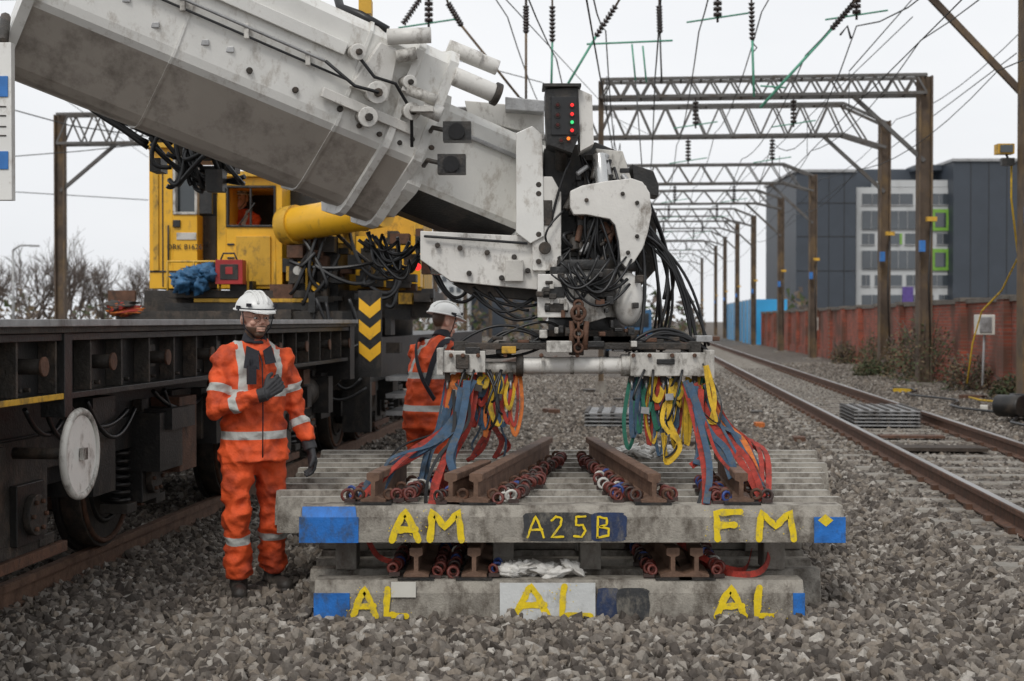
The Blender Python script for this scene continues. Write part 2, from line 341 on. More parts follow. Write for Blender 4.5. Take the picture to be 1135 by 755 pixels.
def bogie(parent,axles,lc=-4.325,gauge=1.45,top=1.05,zr=.16):
    b=B('bogie'); r=.46
    for s in axles:
        for sg in(-1,1):
            l=lc+sg*gauge/2
            b.cyl(T(s,l-.06,zr+r),T(s,l+.07,zr+r),r,DARK,36); b.cyl(T(s,l-sg*.10,zr+r),T(s,l-sg*.06,zr+r),r+.03,BLACK,36)
            b.torus(T(s,l+.075,zr+r),T(0,1)-T(0,0),r-.04,.02,RUST,36); b.torus(T(s,l+.07,zr+r),T(0,1)-T(0,0),r-.17,.02,BLACK,30)
            b.cyl(T(s,l+.07,zr+r),T(s,l+.16,zr+r),.13,DARK,20)
            b.tbox(s-.17,s+.17,l+.10,l+.38,zr+r-.15,zr+r+.17,BLACK); b.cyl(T(s,l+.38,zr+r),T(s,l+.42,zr+r),.11,DARK,16)
            for k in range(6): b.cyl(T(s+.08*math.cos(k*1.047),l+.42,zr+r+.08*math.sin(k*1.047)),T(s+.08*math.cos(k*1.047),l+.44,zr+r+.08*math.sin(k*1.047)),.014,RUST,6)
            for k in(-.27,.27):
                for j in range(7): b.torus(T(s+k,l+.26,zr+r-.12+j*.05),(0,0,1),.062,.015,BLACK,14,5)
                b.tbox(s+k-.09,s+k+.09,l+.17,l+.35,zr+r-.2,zr+r-.14,DARK)
        b.cyl(T(s,lc-gauge/2,zr+r),T(s,lc+gauge/2,zr+r),.09,DARK,14)
    for sg in(-1,1):
        l=lc+sg*(gauge/2+.25); a0,a1=min(axles),max(axles)
        b.tbox(a0-.5,a1+.5,l-.07,l+.07,zr+r+.21,top-.02,BLACK)
        m=(a0+a1)/2; b.tbox(m-.3,m+.3,l-.06,l+.09,zr+.25,top-.03,DARK)
        b.beam(T(m-.5,l+.1,zr+.22),T(m+.5,l+.1,zr+.22),.04,.06,RUST)
        for q in axles: b.tbox(q+.50,q+.56,l-.3,l-.12,zr+.2,top-.1,RUST)
    b.done(parent,.004)
bogie(wg,[5.4,7.25,9.1]); bogie(wg,[11.9,13.5])
b=B('brake_handwheel'); c=T(7.0,-2.85,.97); ax=T(0,1)-T(0,0)
b.torus(c,ax,.215,.020,WHITE2,40,10); b.cyl(c-ax*.012,c+ax*.006,.2,WHITE3,36); b.cyl(c-ax*.35,c+ax*.03,.03,DARK,12)
b.box(c+ax*.02,(.02,.06,.06),WHITE2,RT); b.done(wg)
# ---------------------------------------------------------------- crane
cr=empty('railway_crane')
b=B('carrier')   # under-carriage behind the wagon
b.tbox(15.0,27,-5.6,-3.05,.95,1.45,BLACK); b.tbox(15.0,15.2,-5.7,-2.95,.9,1.75,DARK)
for k in range(60):
    s=U(14.9,17.5); l=U(-4.9,-2.75); z=U(.5,1.9)
    b.tbox(s,s+U(.1,.6),l,l+U(.06,.3),z,z+U(.05,.3),random.choice([BLACK,DARK,DARK,BLACK,RUST]))
for k in range(20):
    p=T(U(14.7,15.5),U(-4.0,-2.7),U(.9,1.9)); q=p+V((U(-.4,.5),U(-.1,.6),U(-.6,.3))); b.hose(p,q,(U(-.1,.1),0,-U(.1,.3)),.018,RUB)
b.cyl(T(14.9,-3.3,1.15),T(14.55,-3.3,1.15),.09,BLACK,14); b.cyl(T(14.55,-3.3,1.15),T(14.5,-3.3,1.15),.22,DARK,20)
b.cyl(T(14.9,-5.0,1.15),T(14.55,-5.0,1.15),.09,BLACK,14); b.cyl(T(14.55,-5.0,1.15),T(14.5,-5.0,1.15),.22,DARK,20)
for z in(.55,.75,.95): b.tbox(16.2,17.0,-2.95,-2.7,z,z+.05,GALV)
b.tbox(15.0,15.1,-3.2,-2.9,.45,1.75,BLACK)
b.cyl(T(19,-4.3,1.45),T(19,-4.3,1.95),1.2,BLACK,40)
b.done(cr)
bogie(cr,[16.2,17.5,18.8]); bogie(cr,[23,24.3,25.6])
b=B('chevron_board')
b.pbox(397,322,423,418,14.3,.04,BLACK)
for k in range(4):
    y=330+k*24
    if y+28>420: continue
    for pts in([(398,y),(410,y+10),(410,y+23),(398,y+13)],[(410,y+10),(422,y),(422,y+13),(410,y+23)]):
        b.prism([at(u,v,14.296) for u,v in pts],(0,-.004,0),YEL)
b.done(cr)
b=B('superstructure')
D=16.2
b.pbox(160,322,480,352,D,2.6,DARK); b.pbox(183,322,345,330,D-.5,.5,DARK); b.pbox(215,331,345,335,D-.52,.02,YELD); b.pbox(183,336,345,349,D-.52,.4,BLACK)
b.pbox(310,210,380,322,D+.5,1.6,BLACK); b.pbox(318,232,470,325,D+1.2,1.8,YELD); b.pbox(395,262,466,318,D+.6,.5,YEL)
b.pbox(400,275,425,318,D+.55,.05,BLACK)
b.cyl(at(322,250,D-.3),at(425,232,D-1.2),.19,YEL,28); b.cyl(at(318,251,D-.26),at(330,249,D-.36),.22,YELD,28); b.cyl(at(425,232,D-1.2),at(452,226,D-1.5),.10,CHROME,20)
b.pbox(345,262,375,345,D-.1,.5,BLACK)
for k in range(60):
    u=U(312,470);v=U(240,335); b.pbox(u,v,u+U(4,22),v+U(4,18),D-U(0,.5),.3,random.choice([BLACK,DARK,DARK,BLACK,YELD,RUST]))
for k in range(14):
    b.hose(at(U(320,460),U(240,300),D-.5),at(U(320,470),U(270,340),D-.6),(U(-.2,.2),-.1,-U(.1,.4)),.022,RUB)
for u,v in((330,300),(350,318),(445,300)): b.cyl(at(u,v,D-.6),at(u,v,D-.55),.05,random.choice([YEL,WHITE2]),14)
b.cyl(at(463,296,D-.6),at(463,296,D-.66),.04,LAMPR,14)
for u in(186,215,244,275,305,340): b.cyl(at(u,322,D-.45),at(u,290,D-.45),.014,YELD,6)
b.tube([at(186,290,D-.45),at(244,290,D-.45)],.014,YELD,6)
b.done(cr,.004)
b=B('operator_cab')
def frame(u0,v0,u1,v1,d,t,w,mat):   # window frame butted pieces
    b.pbox(u0,v0,u1,v0+w,d,t,mat); b.pbox(u0,v1-w,u1,v1,d,t,mat); b.pbox(u0,v0+w,u0+w,v1-w,d,t,mat); b.pbox(u1-w,v0+w,u1,v1-w,d,t,mat)
b.pbox(166,164,192,320,D,1.2,YEL); b.pbox(192,164,219,171,D,1.2,YEL); b.pbox(192,238,219,320,D,1.2,YEL)
b.pbox(192,171,219,238,D+.10,.02,GLASS); frame(192,171,219,238,D-.02,.12,3,WHITE2); b.pbox(160,157,226,164,D-.1,1.4,YELD)
b.pbox(170,176,176,300,D-.03,.03,YELD); b.pbox(196,258,218,266,D-.012,.012,WHITE2); b.pbox(180,176,181.5,318,D-.01,.01,DARK); b.pbox(166,300,219,302,D-.012,.012,DARK)
b.cyl(at(187,250,D-.03),at(187,290,D-.03),.012,DARK,6); b.pbox(192,244,200,252,D-.03,.03,BLACK)
b.pbox(219,185,241,320,D+.5,.6,BLACK); b.pbox(222,240,240,300,D+.3,.2,DARK)
b.pbox(241,196,251,320,D-.1,1.3,YEL); b.pbox(306,196,313,320,D-.1,1.3,YEL); b.pbox(251,196,306,206,D-.1,1.3,YEL); b.pbox(251,252,306,320,D-.1,1.3,YEL)
frame(251,206,306,252,D-.12,.08,2.5,BLACK); b.pbox(251,206,306,252,D+1.15,.03,DARK); b.pbox(277,208.5,279,249.5,D-.11,.05,BLACK)
b.pbox(262,262,300,316,D-.13,.03,YELD); b.pbox(238,190,318,196,D-.2,1.5,YELD)
b.tube([at(265,250,D-.14),at(283,225,D-.14)],.01,BLACK,5)
for v in(270,285,300,312): b.pbox(252,v,260,v+2,D-.115,.015,BLACK)
b.box(at(229,225,D-.3),(.14,.05,.25),BLACK); b.tube([at(241,215,D-.1),at(229,212,D-.3)],.012,BLACK,6)
b.done(cr,.006)
text('fleet_number','DRK 81626',at(205,274,D-.015),.085,BLACK,cr)
# ---- boom
A0=at(0,-40,8.35); A1=at(455,153,9.45); ax=(A1-A0).normalized(); toc=(V((0,-1,0))-ax*V((0,-1,0)).dot(ax)).normalized(); upv=ax.cross(toc)
if upv.z<0: upv=-upv
LB0=(A1-A0).length
def bp_(t,p,q): return A0+ax*t+toc*p+upv*q     # t along, p to viewer side, q up
LB=LB0
def loft(b,prof,t0,t1,mats):
    n=len(prof)
    v=[bp_(t0,*q) for q in prof]+[bp_(t1,*q) for q in prof]
    for i in range(n):
        j=(i+1)%n; b.add([v[i],v[j],v[j+n],v[i+n]],[(0,1,2,3)],mats[i] if isinstance(mats,list) else mats)
    b.add(v[:n],[tuple(reversed(range(n)))],mats[0] if isinstance(mats,list) else mats); b.add(v[n:],[tuple(range(n))],mats[0] if isinstance(mats,list) else mats)
b=B('boom_outer_section')
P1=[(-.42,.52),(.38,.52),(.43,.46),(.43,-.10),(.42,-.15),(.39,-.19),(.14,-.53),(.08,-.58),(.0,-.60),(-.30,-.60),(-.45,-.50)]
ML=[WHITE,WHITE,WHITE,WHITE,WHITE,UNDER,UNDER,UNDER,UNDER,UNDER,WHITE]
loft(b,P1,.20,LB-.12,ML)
def grow(P,k): return [(p*(1+k/.43),q*(1+k/.55)) for p,q in P]
loft(b,grow(P1,.03),.18,.24,WHITE)
for t,tw,k in((LB-.30,.045,.05),(LB-.08,.06,.05)): loft(b,grow(P1,k),t,t+tw,WHITE)
loft(b,grow(P1,.022),LB-.255,LB-.08,ML)
loft(b,grow(P1,.012),LB-.62,LB-.60,ML); loft(b,grow(P1,.008),1.05,1.065,ML)
for t in(1.5,1.8,2.1): b.cyl(bp_(t,.43,-.05),bp_(t,.45,-.05),.02,DARK,10)
for t,q,r in((2.25,.12,.055),(2.25,-.04,.05),(2.5,.1,.045),(2.05,.3,.04),(2.42,.26,.035)):
    b.cyl(bp_(t,.43,q),bp_(t,.55,q),r,WHITE2,16); b.cyl(bp_(t,.55,q),bp_(t,.57,q),r*1.25,WHITE3,16); b.cyl(bp_(t,.57,q),bp_(t,.6,q),r*.5,DARK,8)
b.beam(bp_(.3,.45,.30),bp_(2.0,.45,.30),.03,.08,WHITE,up=upv); b.tube([bp_(.3,.47,.18),bp_(1.9,.47,.18)],.011,GALV,6); b.tube([bp_(.3,.46,.13),bp_(2.1,.46,.13)],.009,RUB,6)
for t in(.6,1.0,1.4,1.8): b.box(bp_(t,.46,.155),(.03,.03,.09),WHITE2)
b.beam(bp_(1.95,.47,.0),bp_(2.6,.47,.0),.04,.06,WHITE3,up=upv)
for t in(2.65,2.78):
    b.cyl(bp_(t,.30,.60),bp_(t+.22,.36,.60),.05,WHITE3,16)
b.cyl(bp_(2.70,.46,.42),bp_(2.98,.50,.42),.06,WHITE3,18); b.cyl(bp_(2.98,.50,.42),bp_(3.02,.505,.42),.075,DARK,18)
b.beam(bp_(2.45,.46,.2),bp_(2.45,.46,.48),.05,.12,WHITE3,up=upv)
b.prism([bp_(2.1,.44,.1),bp_(2.35,.44,.1),bp_(2.3,.44,.42),bp_(2.18,.44,.42)],toc*.06,WHITE3)
for k in range(8): b.cyl(bp_(2.25+.07*k,.43,-.1+.05*(k%2)),bp_(2.25+.07*k,.46,-.1+.05*(k%2)),.017,DARK,8)
for t,q in((1.2,.0),(1.35,.02),(.9,-.02),(.7,.05)): b.box(bp_(t,.432,q),(.05,.012,.035),GALV)
b.tube([bp_(2.05,.5,.3),bp_(2.2,.56,.2),bp_(2.35,.52,.22),bp_(2.5,.55,.1),bp_(2.6,.5,-.1)],.012,RUB,6); b.tube([bp_(1.9,.48,.18),bp_(2.1,.58,.1),bp_(2.25,.6,.12)],.012,RUB,6)
b.done(cr,.012)
b=B('boom_inner_section')
P2=[(-.33,.33),(.30,.33),(.34,.28),(.34,-.22),(.31,-.26),(.08,-.42),(-.25,-.44),(-.35,-.36)]
P2=[(p,q-.06) for p,q in P2]
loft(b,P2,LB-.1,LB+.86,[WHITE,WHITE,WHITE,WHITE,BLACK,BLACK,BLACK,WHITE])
P3=[(p*1.1,(q+.06)*1.13-.06) for p,q in P2]
loft(b,P3,LB-.03,LB+.06,WHITE)
loft(b,P3,LB+.82,LB+.90,WHITE)
for k in range(6):
    b.cyl(bp_(LB+.86,.34,.2-.1*k),bp_(LB+.86,.4,.2-.1*k),.014,DARK,8)
b.beam(bp_(LB+.05,.36,.12),bp_(LB+.8,.36,.12),.02,.03,GALV,up=upv)
b.done(cr,.008)
b=B('boom_fittings')
for (u,v) in((508,146),(502,182)):
    b.pbox(u-17,v-11,u+14,v+10,8.75,.14,BLACK); b.cyl(at(u-2,v,8.76),at(u-2,v,8.72),.05,RUB,16); b.tube([at(u-10,v,8.85),at(u-28,v-4,8.9),at(u-32,v+2,9.05)],.016,DARK,6)
b.cyl(at(470,120,8.85),at(490,128,8.85),.05,WHITE3,16); b.cyl(at(430,42,8.8),at(478,40,8.8),.05,WHITE3,16); b.cyl(at(462,60,8.8),at(440,64,8.8),.04,WHITE2,16)
b.cyl(at(452,100,8.8),at(484,112,8.8),.035,WHITE2,14); b.pbox(455,118,480,124,8.75,.1,WHITE2)
for k in range(12):
    b.hose(at(U(10,60),U(52,66),9.7),at(U(160,200),U(135,165),9.9),(0,0,-U(-.05,.12)),.018,RUB)
for k in range(20):
    b.hose(at(U(165,250),U(130,168),9.8),at(U(185,280),U(160,215),9.8),(U(-.15,.15),U(-.2,.2),-U(.0,.18)),.017,RUB)
for k in range(16): b.pbox(*(lambda u,v:(u,v,u+U(8,26),v+U(6,18)))(U(165,250),U(138,190)),9.9,.2,random.choice([BLACK,DARK]))
b.pbox(228,188,247,212,9.7,.15,BLACK)
for k in range(14):
    b.hose(at(U(395,425),U(255,275),9.6),at(U(440,470),U(262,290),9.6),(U(-.1,.1),U(-.1,.1),-U(.1,.3)),.012,RUB)
for k in range(5): b.hose(at(U(470,480),285,9.5),at(U(520,560),U(300,320),9.4),(0,0,-U(.1,.25)),.012,RUB)
b.tube([at(370,-20,9.2),at(378,10,9.0),at(400,18,8.9),at(430,35,8.9)],.03,RUB,8); b.pbox(398,0,412,16,8.9,.1,YELD)
b.done(cr)
b=B('tail_plate')
b.pbox(-40,48,14,222,8.0,.06,WHITE); b.pbox(0,85,10,108,7.993,.006,LABEL); b.pbox(0,168,10,188,7.993,.006,LABEL)
for v in(118,128,140,150): b.pbox(-2,v,8,v+1.5,7.995,.004,DARK)
b.tube([at(5,48,8.05),at(8,20,8.3)],.03,DARK,8)
b.done(cr,.006)
# ---- head
HD=9.3
b=B('boom_head')
b.pprism([(572,148),(590,140),(601,150),(603,262),(588,270),(572,258)],HD-.28,.65,WHITE)
b.pprism([(466,256),(588,262),(604,285),(606,322),(560,318),(500,312),(466,288)],HD-.22,.5,WHITE3)
b.pprism([(500,314),(600,320),(596,334),(520,326)],HD-.1,.3,DARK)
for u,v in((485,272),(510,275),(540,280),(570,285),(585,300),(520,303),(556,308)): b.cyl(at(u,v,HD-.22),at(u,v,HD-.26),.018,DARK,8)
b.tube([at(470,262,HD-.25),at(530,266,HD-.27),(at(585,270,HD-.27))],.01,RUB,6)
b.cyl(at(478,296,HD-.05),at(560,300,HD-.05),.05,CHROME,16); b.pbox(560,288,580,312,HD-.28,.12,WHITE2)
b.pprism([(515,112),(603,120),(603,150),(575,145),(520,132)],HD+.2,.25,WHITE3)
b.pprism([(560,108),(603,112),(603,125),(560,122)],HD+.05,.2,GALV)
b.pprism([(603,165),(660,158),(690,170),(700,195),(700,300),(660,330),(603,320)],HD+.05,.45,BLACK)
b.pprism([(590,196),(612,196),(622,214),(622,300),(590,300)],HD-.26,.3,WHITE3)
b.pprism([(596,222),(612,222),(612,250),(596,250)],HD-.27,.02,DARK); b.cyl(at(604,275,HD-.26),at(604,275,HD-.31),.04,DARK,16)
for v in(205,215,260,290): b.cyl(at(597,v,HD-.26),at(597,v,HD-.285),.018,DARK,10)
b.pprism([(632,212),(645,206),(672,201),(700,198),(712,202),(720,214),(722,236),(718,258),(712,276),(703,290),(694,297),(688,290),(686,268),(682,250),(676,243),(650,238),(636,238),(632,230)],HD-.38,.1,WHITE3)
b.pprism([(692,198),(716,206),(722,232),(714,272),(700,292),(700,240)],HD-.28,.35,WHITE3)
for u,v in((650,222),(690,215),(706,225),(706,262),(696,280)): b.cyl(at(u,v,HD-.38),at(u,v,HD-.40),.014,DARK,8)
b.pprism([(660,165),(690,168),(700,200),(668,198)],HD-.2,.3,WHITE2)
b.cyl(at(664,172,HD-.25),at(668,206,HD-.3),.045,CHROME,14)
b.pbox(640,243,680,290,HD-.24,.2,BLACK); b.torus(at(662,262,HD-.26),(0,1,0),.06,.015,DARK,20,6)
for k in range(46):
    u=U(622,695);v=U(165,320); b.pbox(u,v,u+U(5,18),v+U(4,16),HD-U(.02,.22),.12,random.choice([BLACK,DARK,DARK,BLACK,BLACK,GALV]))
for k in range(24):
    u=U(622,695);v=U(170,320); b.cyl(at(u,v,HD-.25),at(u+U(-12,12),v+U(8,24),HD-.28),U(.012,.03),random.choice([DARK,BLACK,GALV,RUST]),10)
b.pprism([(700,182),(724,190),(730,205),(730,218),(704,214)],HD-.2,.25,BLACK)
b.pprism([(706,230),(728,236),(726,300),(708,320)],HD-.02,.25,DARK)
# rotator
b.cyl(at(650,300,HD),at(650,352,HD),.30,WHITE2,36); b.cyl(at(650,352,HD),at(650,368,HD),.25,BLACK,36); b.cyl(at(650,290,HD),at(650,301,HD),.33,BLACK,36)
b.ell(at(696,332,HD-.28),(.10,.1,.17),WHITE3,18,12); b.pbox(596,304,636,352,HD-.44,.2,WHITE3); b.pbox(602,318,626,330,HD-.45,.02,BLACK); b.pbox(604,336,630,346,HD-.45,.02,DARK)
b.pprism([(636,322),(660,330),(672,352),(640,362)],HD-.42,.2,WHITE2)
b.pbox(655,298,682,330,HD-.38,.15,BLACK); b.cyl(at(620,296,HD-.35),at(620,312,HD-.35),.06,BLACK,16)
b.prism([at(590,366,HD-.3),at(712,366,HD-.3),at(700,380,HD-.3),at(600,380,HD-.3)],(0,.55,0),DARK)
for k in range(34):
    u=U(590,708);v=U(300,372); b.pbox(u,v,u+U(3,10),v+U(3,11),HD-.46-U(0,.05),.14,random.choice([BLACK,DARK,WHITE2,DARK,RUST]))
b.done(cr,.005)
b=B('signal_lamp_box')
b.pprism([(604,100),(640,97),(642,150),(634,170),(606,160)],HD-.42,.30,BLACK); b.pprism([(640.5,99),(656,106),(658,160),(643,168)],HD-.38,.28,WHITE3)
b.pbox(611,108,639,150,HD-.435,.012,RUB)
for (u,v,m) in((634,117,LAMPR),(634,127,LAMPR),(634,136,LAMPG),(634,145,LAMPR),(630,154,LAMPO),(618,117,LAMPD),(618,128,LAMPD),(618,139,LAMPD),(622,156,LAMPD)):
    b.cyl(at(u,v,HD-.43),at(u,v,HD-.455),.011,m,14); b.torus(at(u,v,HD-.455),(0,1,0),.016,.003,DARK,14,5)
b.box(at(622,98,HD-.35),(.24,.22,.02),BLACK); b.cyl(at(622,165,HD-.3),at(622,185,HD-.1),.04,DARK,10)
b.done(cr,.004)
b=B('hydraulic_hoses')
for k in range(24):
    b.hose(at(U(622,700),U(165,260),HD-U(.1,.3)),at(U(600,720),U(270,340),HD-U(.1,.3)),(U(-.12,.14),U(-.15,0),-U(-.05,.15)),U(.007,.013),RUB)
for k in range(14):
    b.hose(at(U(606,640),U(290,310),HD-U(.4,.5)),at(U(640,700),U(280,330),HD-U(.35,.5)),(U(-.05,.05),-.05,-U(.08,.22)),U(.006,.011),RUB)
for k in range(9):
    b.hose(at(U(695,715),U(200,280),HD-U(0,.3)),at(U(705,740),U(330,392),HD-U(-.1,.4)),(U(.05,.18),U(-.15,.1),U(-.05,.1)),U(.008,.012),RUB)
for k in range(6): b.hose(at(U(712,722),U(240,270),HD-.2),at(U(765,788),U(378,392),HD-.2),(U(.02,.12),0,U(.0,.1)),.010,RUB)
for k in range(8): b.hose(at(U(690,712),U(378,390),HD-.4),at(U(775,792),U(385,402),HD-.35),(0,0,U(.06,.16)),.012,RUB)
for k in range(7): b.hose(at(U(500,540),U(385,395),HD-.3),at(U(590,620),U(360,390),HD-.3),(U(-.1,.1),0,U(-.08,.16)),.010,RUB)
for k in range(6): b.hose(at(U(515,550),U(315,325),HD-.1),at(U(585,605),U(330,350),HD-.1),(0,0,-U(.05,.15)),.011,RUB)
b.done(cr)
b=B('lifting_chain')
for k in range(7):
    c=at(641,338+k*8,HD-.5); b.torus(c,(1,0,0) if k%2 else (0,1,0),.026,.009,RUST,14,6)
b.torus(at(641,347,HD-.5),(0,1,0),.04,.013,RUST,16,8); b.cyl(at(634,356,HD-.48),at(634,388,HD-.48),.018,RUST,8); b.cyl(at(650,356,HD-.48),at(648,388,HD-.48),.018,RUST,8)
b.done(cr)
# ---------------------------------------------------------------- spreader beam
sp=empty('lifting_spreader_beam')
b=B('frame')
for dd in(-.45,.45):
    d=HD+dd
    b.pbox(491,389,538,413,d,.2,WHITE2); b.pbox(699,391,782,417,d,.2,WHITE2); b.cyl(at(538,408,d+.1),at(578,408,d+.1),.04,WHITE2,16)
    b.cyl(at(576,405,d+.08),at(692,405,d+.08),.052,WHITE3,20); b.cyl(at(572,405,d+.08),at(580,405,d+.08),.07,DARK,20); b.cyl(at(688,405,d+.08),at(699,405,d+.08),.07,WHITE2,20)
    for u in(600,632,664): b.cyl(at(u,405,d+.08),at(u+4,405,d+.08),.057,WHITE2,20)
    b.pbox(782,388,792,420,d-.03,.26,WHITE2); b.pbox(484,386,491,416,d-.03,.26,WHITE2)
    b.pbox(515,380,765,387.5,d,.14,DARK); b.pbox(728,398,748,404,d-.012,.012,BLACK); b.pbox(505,393,520,409,d-.02,.02,DARK)
    for u in(500,513,530,560,600,640,702,720,745,770): b.cyl(at(u,394,d),at(u,394,d-.035),.014,RUST,8)
    for u in(496,514,532,552,566,700,716,735,752,770): b.beam(at(u,411,d+.08),at(u,424,d+.08),.035,.02,DARK,up=V((0,1,0))); b.torus(at(u,427,d+.08),(1,0,0),.025,.009,GALV,12,5)
    b.pbox(556,384,572,392,d-.05,.1,YELD)
for u in(510,560,640,720,770): b.beam(at(u,386,HD-.4),at(u*.955+567.5*.045,386,HD+.5),.08,.09,DARK)
b.pbox(590,372,700,386,HD-.3,.6,DARK); b.pbox(606,378,634,391,HD-.55,.3,WHITE2)
for k in range(24):
    u=U(495,780);v=U(372,388); b.pbox(u,v,u+U(6,22),v+U(3,8),HD-U(.3,.5),.15,random.choice([DARK,RUST,BLACK,WHITE2,GALV]))
b.done(sp,.005)
b=B('lifting_straps')
def st(col,w,*pts): b.strap([at(*p) for p in pts],w*.68,col)
def jit(pts,a): return [(u+U(-a,a),v+U(-a*.5,a*.5),d+U(-.05,.05)) for u,v,d in pts]
LS=[(RED,.06,[(512,425,8.85),(508,470,8.7),(470,500,8.4),(428,525,8.2),(398,556,7.95)]),(RED,.05,[(505,425,8.9),(500,468,8.8),(455,500,8.5),(415,535,8.2),(405,560,7.9)]),
(BLUEW,.07,[(518,422,8.8),(510,465,8.6),(482,492,8.4),(440,515,8.3),(420,545,8.1)]),(RED,.07,[(522,425,8.85),(515,470,8.6),(495,505,8.35),(484,535,8.15),(478,562,7.85)]),
(RED,.06,[(528,425,8.9),(520,470,8.7),(500,510,8.5),(490,550,8.2)]),(BLUEW,.08,[(512,430,8.75),(506,475,8.55),(500,510,8.35),(505,530,8.2)]),
(BLUEW,.05,[(500,425,9.0),(494,470,8.8),(476,505,8.6),(470,545,8.3)]),(RED,.05,[(540,425,9.6),(542,470,9.4),(530,495,9.2),(522,510,9.1)]),
(RED,.05,[(545,425,9.6),(548,470,9.4),(556,490,9.2),(548,508,9.1)]),(ORGW,.04,[(535,422,9.0),(530,450,8.9),(542,470,8.9)])]
RS=[(YELW,.05,[(745,420,8.9),(742,465,8.8),(752,492,8.75),(740,510,8.7),(735,480,8.72)]),(YELW,.04,[(783,405,8.8),(792,440,8.75),(786,470,8.7),(770,460,8.75)]),
(RED,.07,[(760,425,8.85),(772,470,8.6),(782,520,8.2),(783,560,7.85)]),(RED,.06,[(770,425,8.85),(790,470,8.7),(820,510,8.3),(845,555,7.9)]),(RED,.05,[(774,425,8.95),(800,470,8.8),(834,515,8.4),(846,552,8.1)]),
(BLUEW,.07,[(764,425,8.8),(780,468,8.6),(800,500,8.35),(812,530,8.1)]),(BLUEW,.07,[(770,428,8.8),(775,470,8.6),(776,500,8.4),(772,515,8.3)]),(ORGW,.05,[(782,425,8.9),(800,465,8.8),(825,490,8.6),(842,530,8.3)]),
(RED,.05,[(755,425,9.5),(765,465,9.2),(810,480,8.9),(848,500,8.6),(852,550,8.1)])]
for S_ in(LS,RS):
    for col,w_,pts in S_:
        st(col,w_,*pts); st(random.choice([col,RED,BLUEW,col]),w_*.8,*jit(pts,9)); st(random.choice([RED,RUB,BLUEW]),w_*.4,*jit(pts,11))
for k in range(22):
    u=U(496,574); c=random.choice([YELW,BLUEW,GRNW,RED,YELW,ORGW,BLUEW,BLUEW]); h=U(14,70)
    st(c,U(.025,.05),(u,415,8.95),(u-U(2,8),415+h*.6,8.88),(u+U(-3,3),415+h,8.86),(u+U(2,8),415+h*.55,8.9),(u+3,416,8.97))
for k in range(26):
    u=U(696,790); c=random.choice([YELW,BLUEW,GRNW,YELW,YELW,RED,BLUEW,GRNW]); h=U(20,90)
    st(c,U(.025,.05),(u,418,8.95),(u-U(2,8),418+h*.6,8.88),(u+U(-3,3),418+h,8.86),(u+U(2,8),418+h*.55,8.9),(u+3,420,8.97))
for k in range(10):
    u=random.choice([U(500,560),U(700,785)]); b.hose(at(u,410,8.85),at(u+U(-20,20),U(440,480),8.8),(U(-.08,.08),-.05,-.05),.008,RUB)
for u,v in((530,430),(552,440),(506,436),(715,455),(742,440),(770,440)): b.box(at(u,v,8.82),(.05,.02,.04),random.choice([GALV,DARK]),Matrix.Rotation(U(-.5,.5),3,'Y'))
b.done(sp)
# ---------------------------------------------------------------- lettering strokes
GL={'A':([(0,0),(.18,.55),(.4,1),(.62,.5),(.8,0)],[(.12,.36),(.72,.38)]),'M':([(0,0),(.08,1),(.45,.45),(.85,1),(.95,0)],),
'F':([(.05,0),(.0,.95),(.65,1)],[(.02,.5),(.5,.52)]),'L':([(.05,1),(0,.06),(.7,.0)],),
'2':([(.05,.8),(.25,1),(.55,.9),(.5,.6),(.05,0),(.62,.03)],),'5':([(.6,1),(.12,.97),(.1,.58),(.45,.6),(.6,.32),(.4,.02),(.02,.06)],),
'B':([(.05,0),(.05,1),(.5,.9),(.5,.6),(.08,.52),(.6,.42),(.6,.1),(.05,0)],)}
def spray(b,txt,x,z,y,h,w,adv,mat,wob=.03):
    k=0
    for ch in txt:
        for pl in GL[ch]:
            P=[]
            for i in range(len(pl)-1):
                for j in range(4):
                    t=j/4; P.append((pl[i][0]*(1-t)+pl[i+1][0]*t+U(-wob,wob)*.5,pl[i][1]*(1-t)+pl[i+1][1]*t+U(-wob,wob)*.5))
            P.append(pl[-1])
            Q=[V((x+p[0]*h*adv,0,z+p[1]*h)) for p in P]; top=[];bot=[]
            for i,q in enumerate(Q):
                d=(Q[min(i+1,len(Q)-1)]-Q[max(0,i-1)]).normalized(); nrm=V((-d.z,0,d.x)); ww=w*U(.42,.6)
                top.append(q+nrm*ww); bot.append(q-nrm*ww)
            yy=y-.0012-.0007*(k%5); k+=1
            n=len(Q); vs=[V((p.x,yy,p.z)) for p in top+bot]
            b.add(vs,[(i,i+1,n+i+1,n+i) for i in range(n-1)],mat)
            for e in(0,n-1):
                yy2=yy-.0003; b.add([V((Q[e].x+w*.5*math.cos(a*math.pi/5),yy2,Q[e].z+w*.5*math.sin(a*math.pi/5))) for a in range(10)],[tuple(range(10))],mat)
            if w>.02:
                for j_ in range(34):   # overspray specks, each a hair proud of the last
                    q=random.choice(Q); r=U(.0012,.004); cx=q.x+random.gauss(0,w*.8); cz=q.z+random.gauss(0,w*.65); cz=min(max(cz,z-.008),z+h+.008); y3=yy-.0004-.00001*j_
                    b.add([V((cx+r*math.cos(a),y3,cz+r*math.sin(a))) for a in(0,1.26,2.5,3.8,5.0)],[(0,1,2,3,4)],mat)
        x+=h*adv*1.15
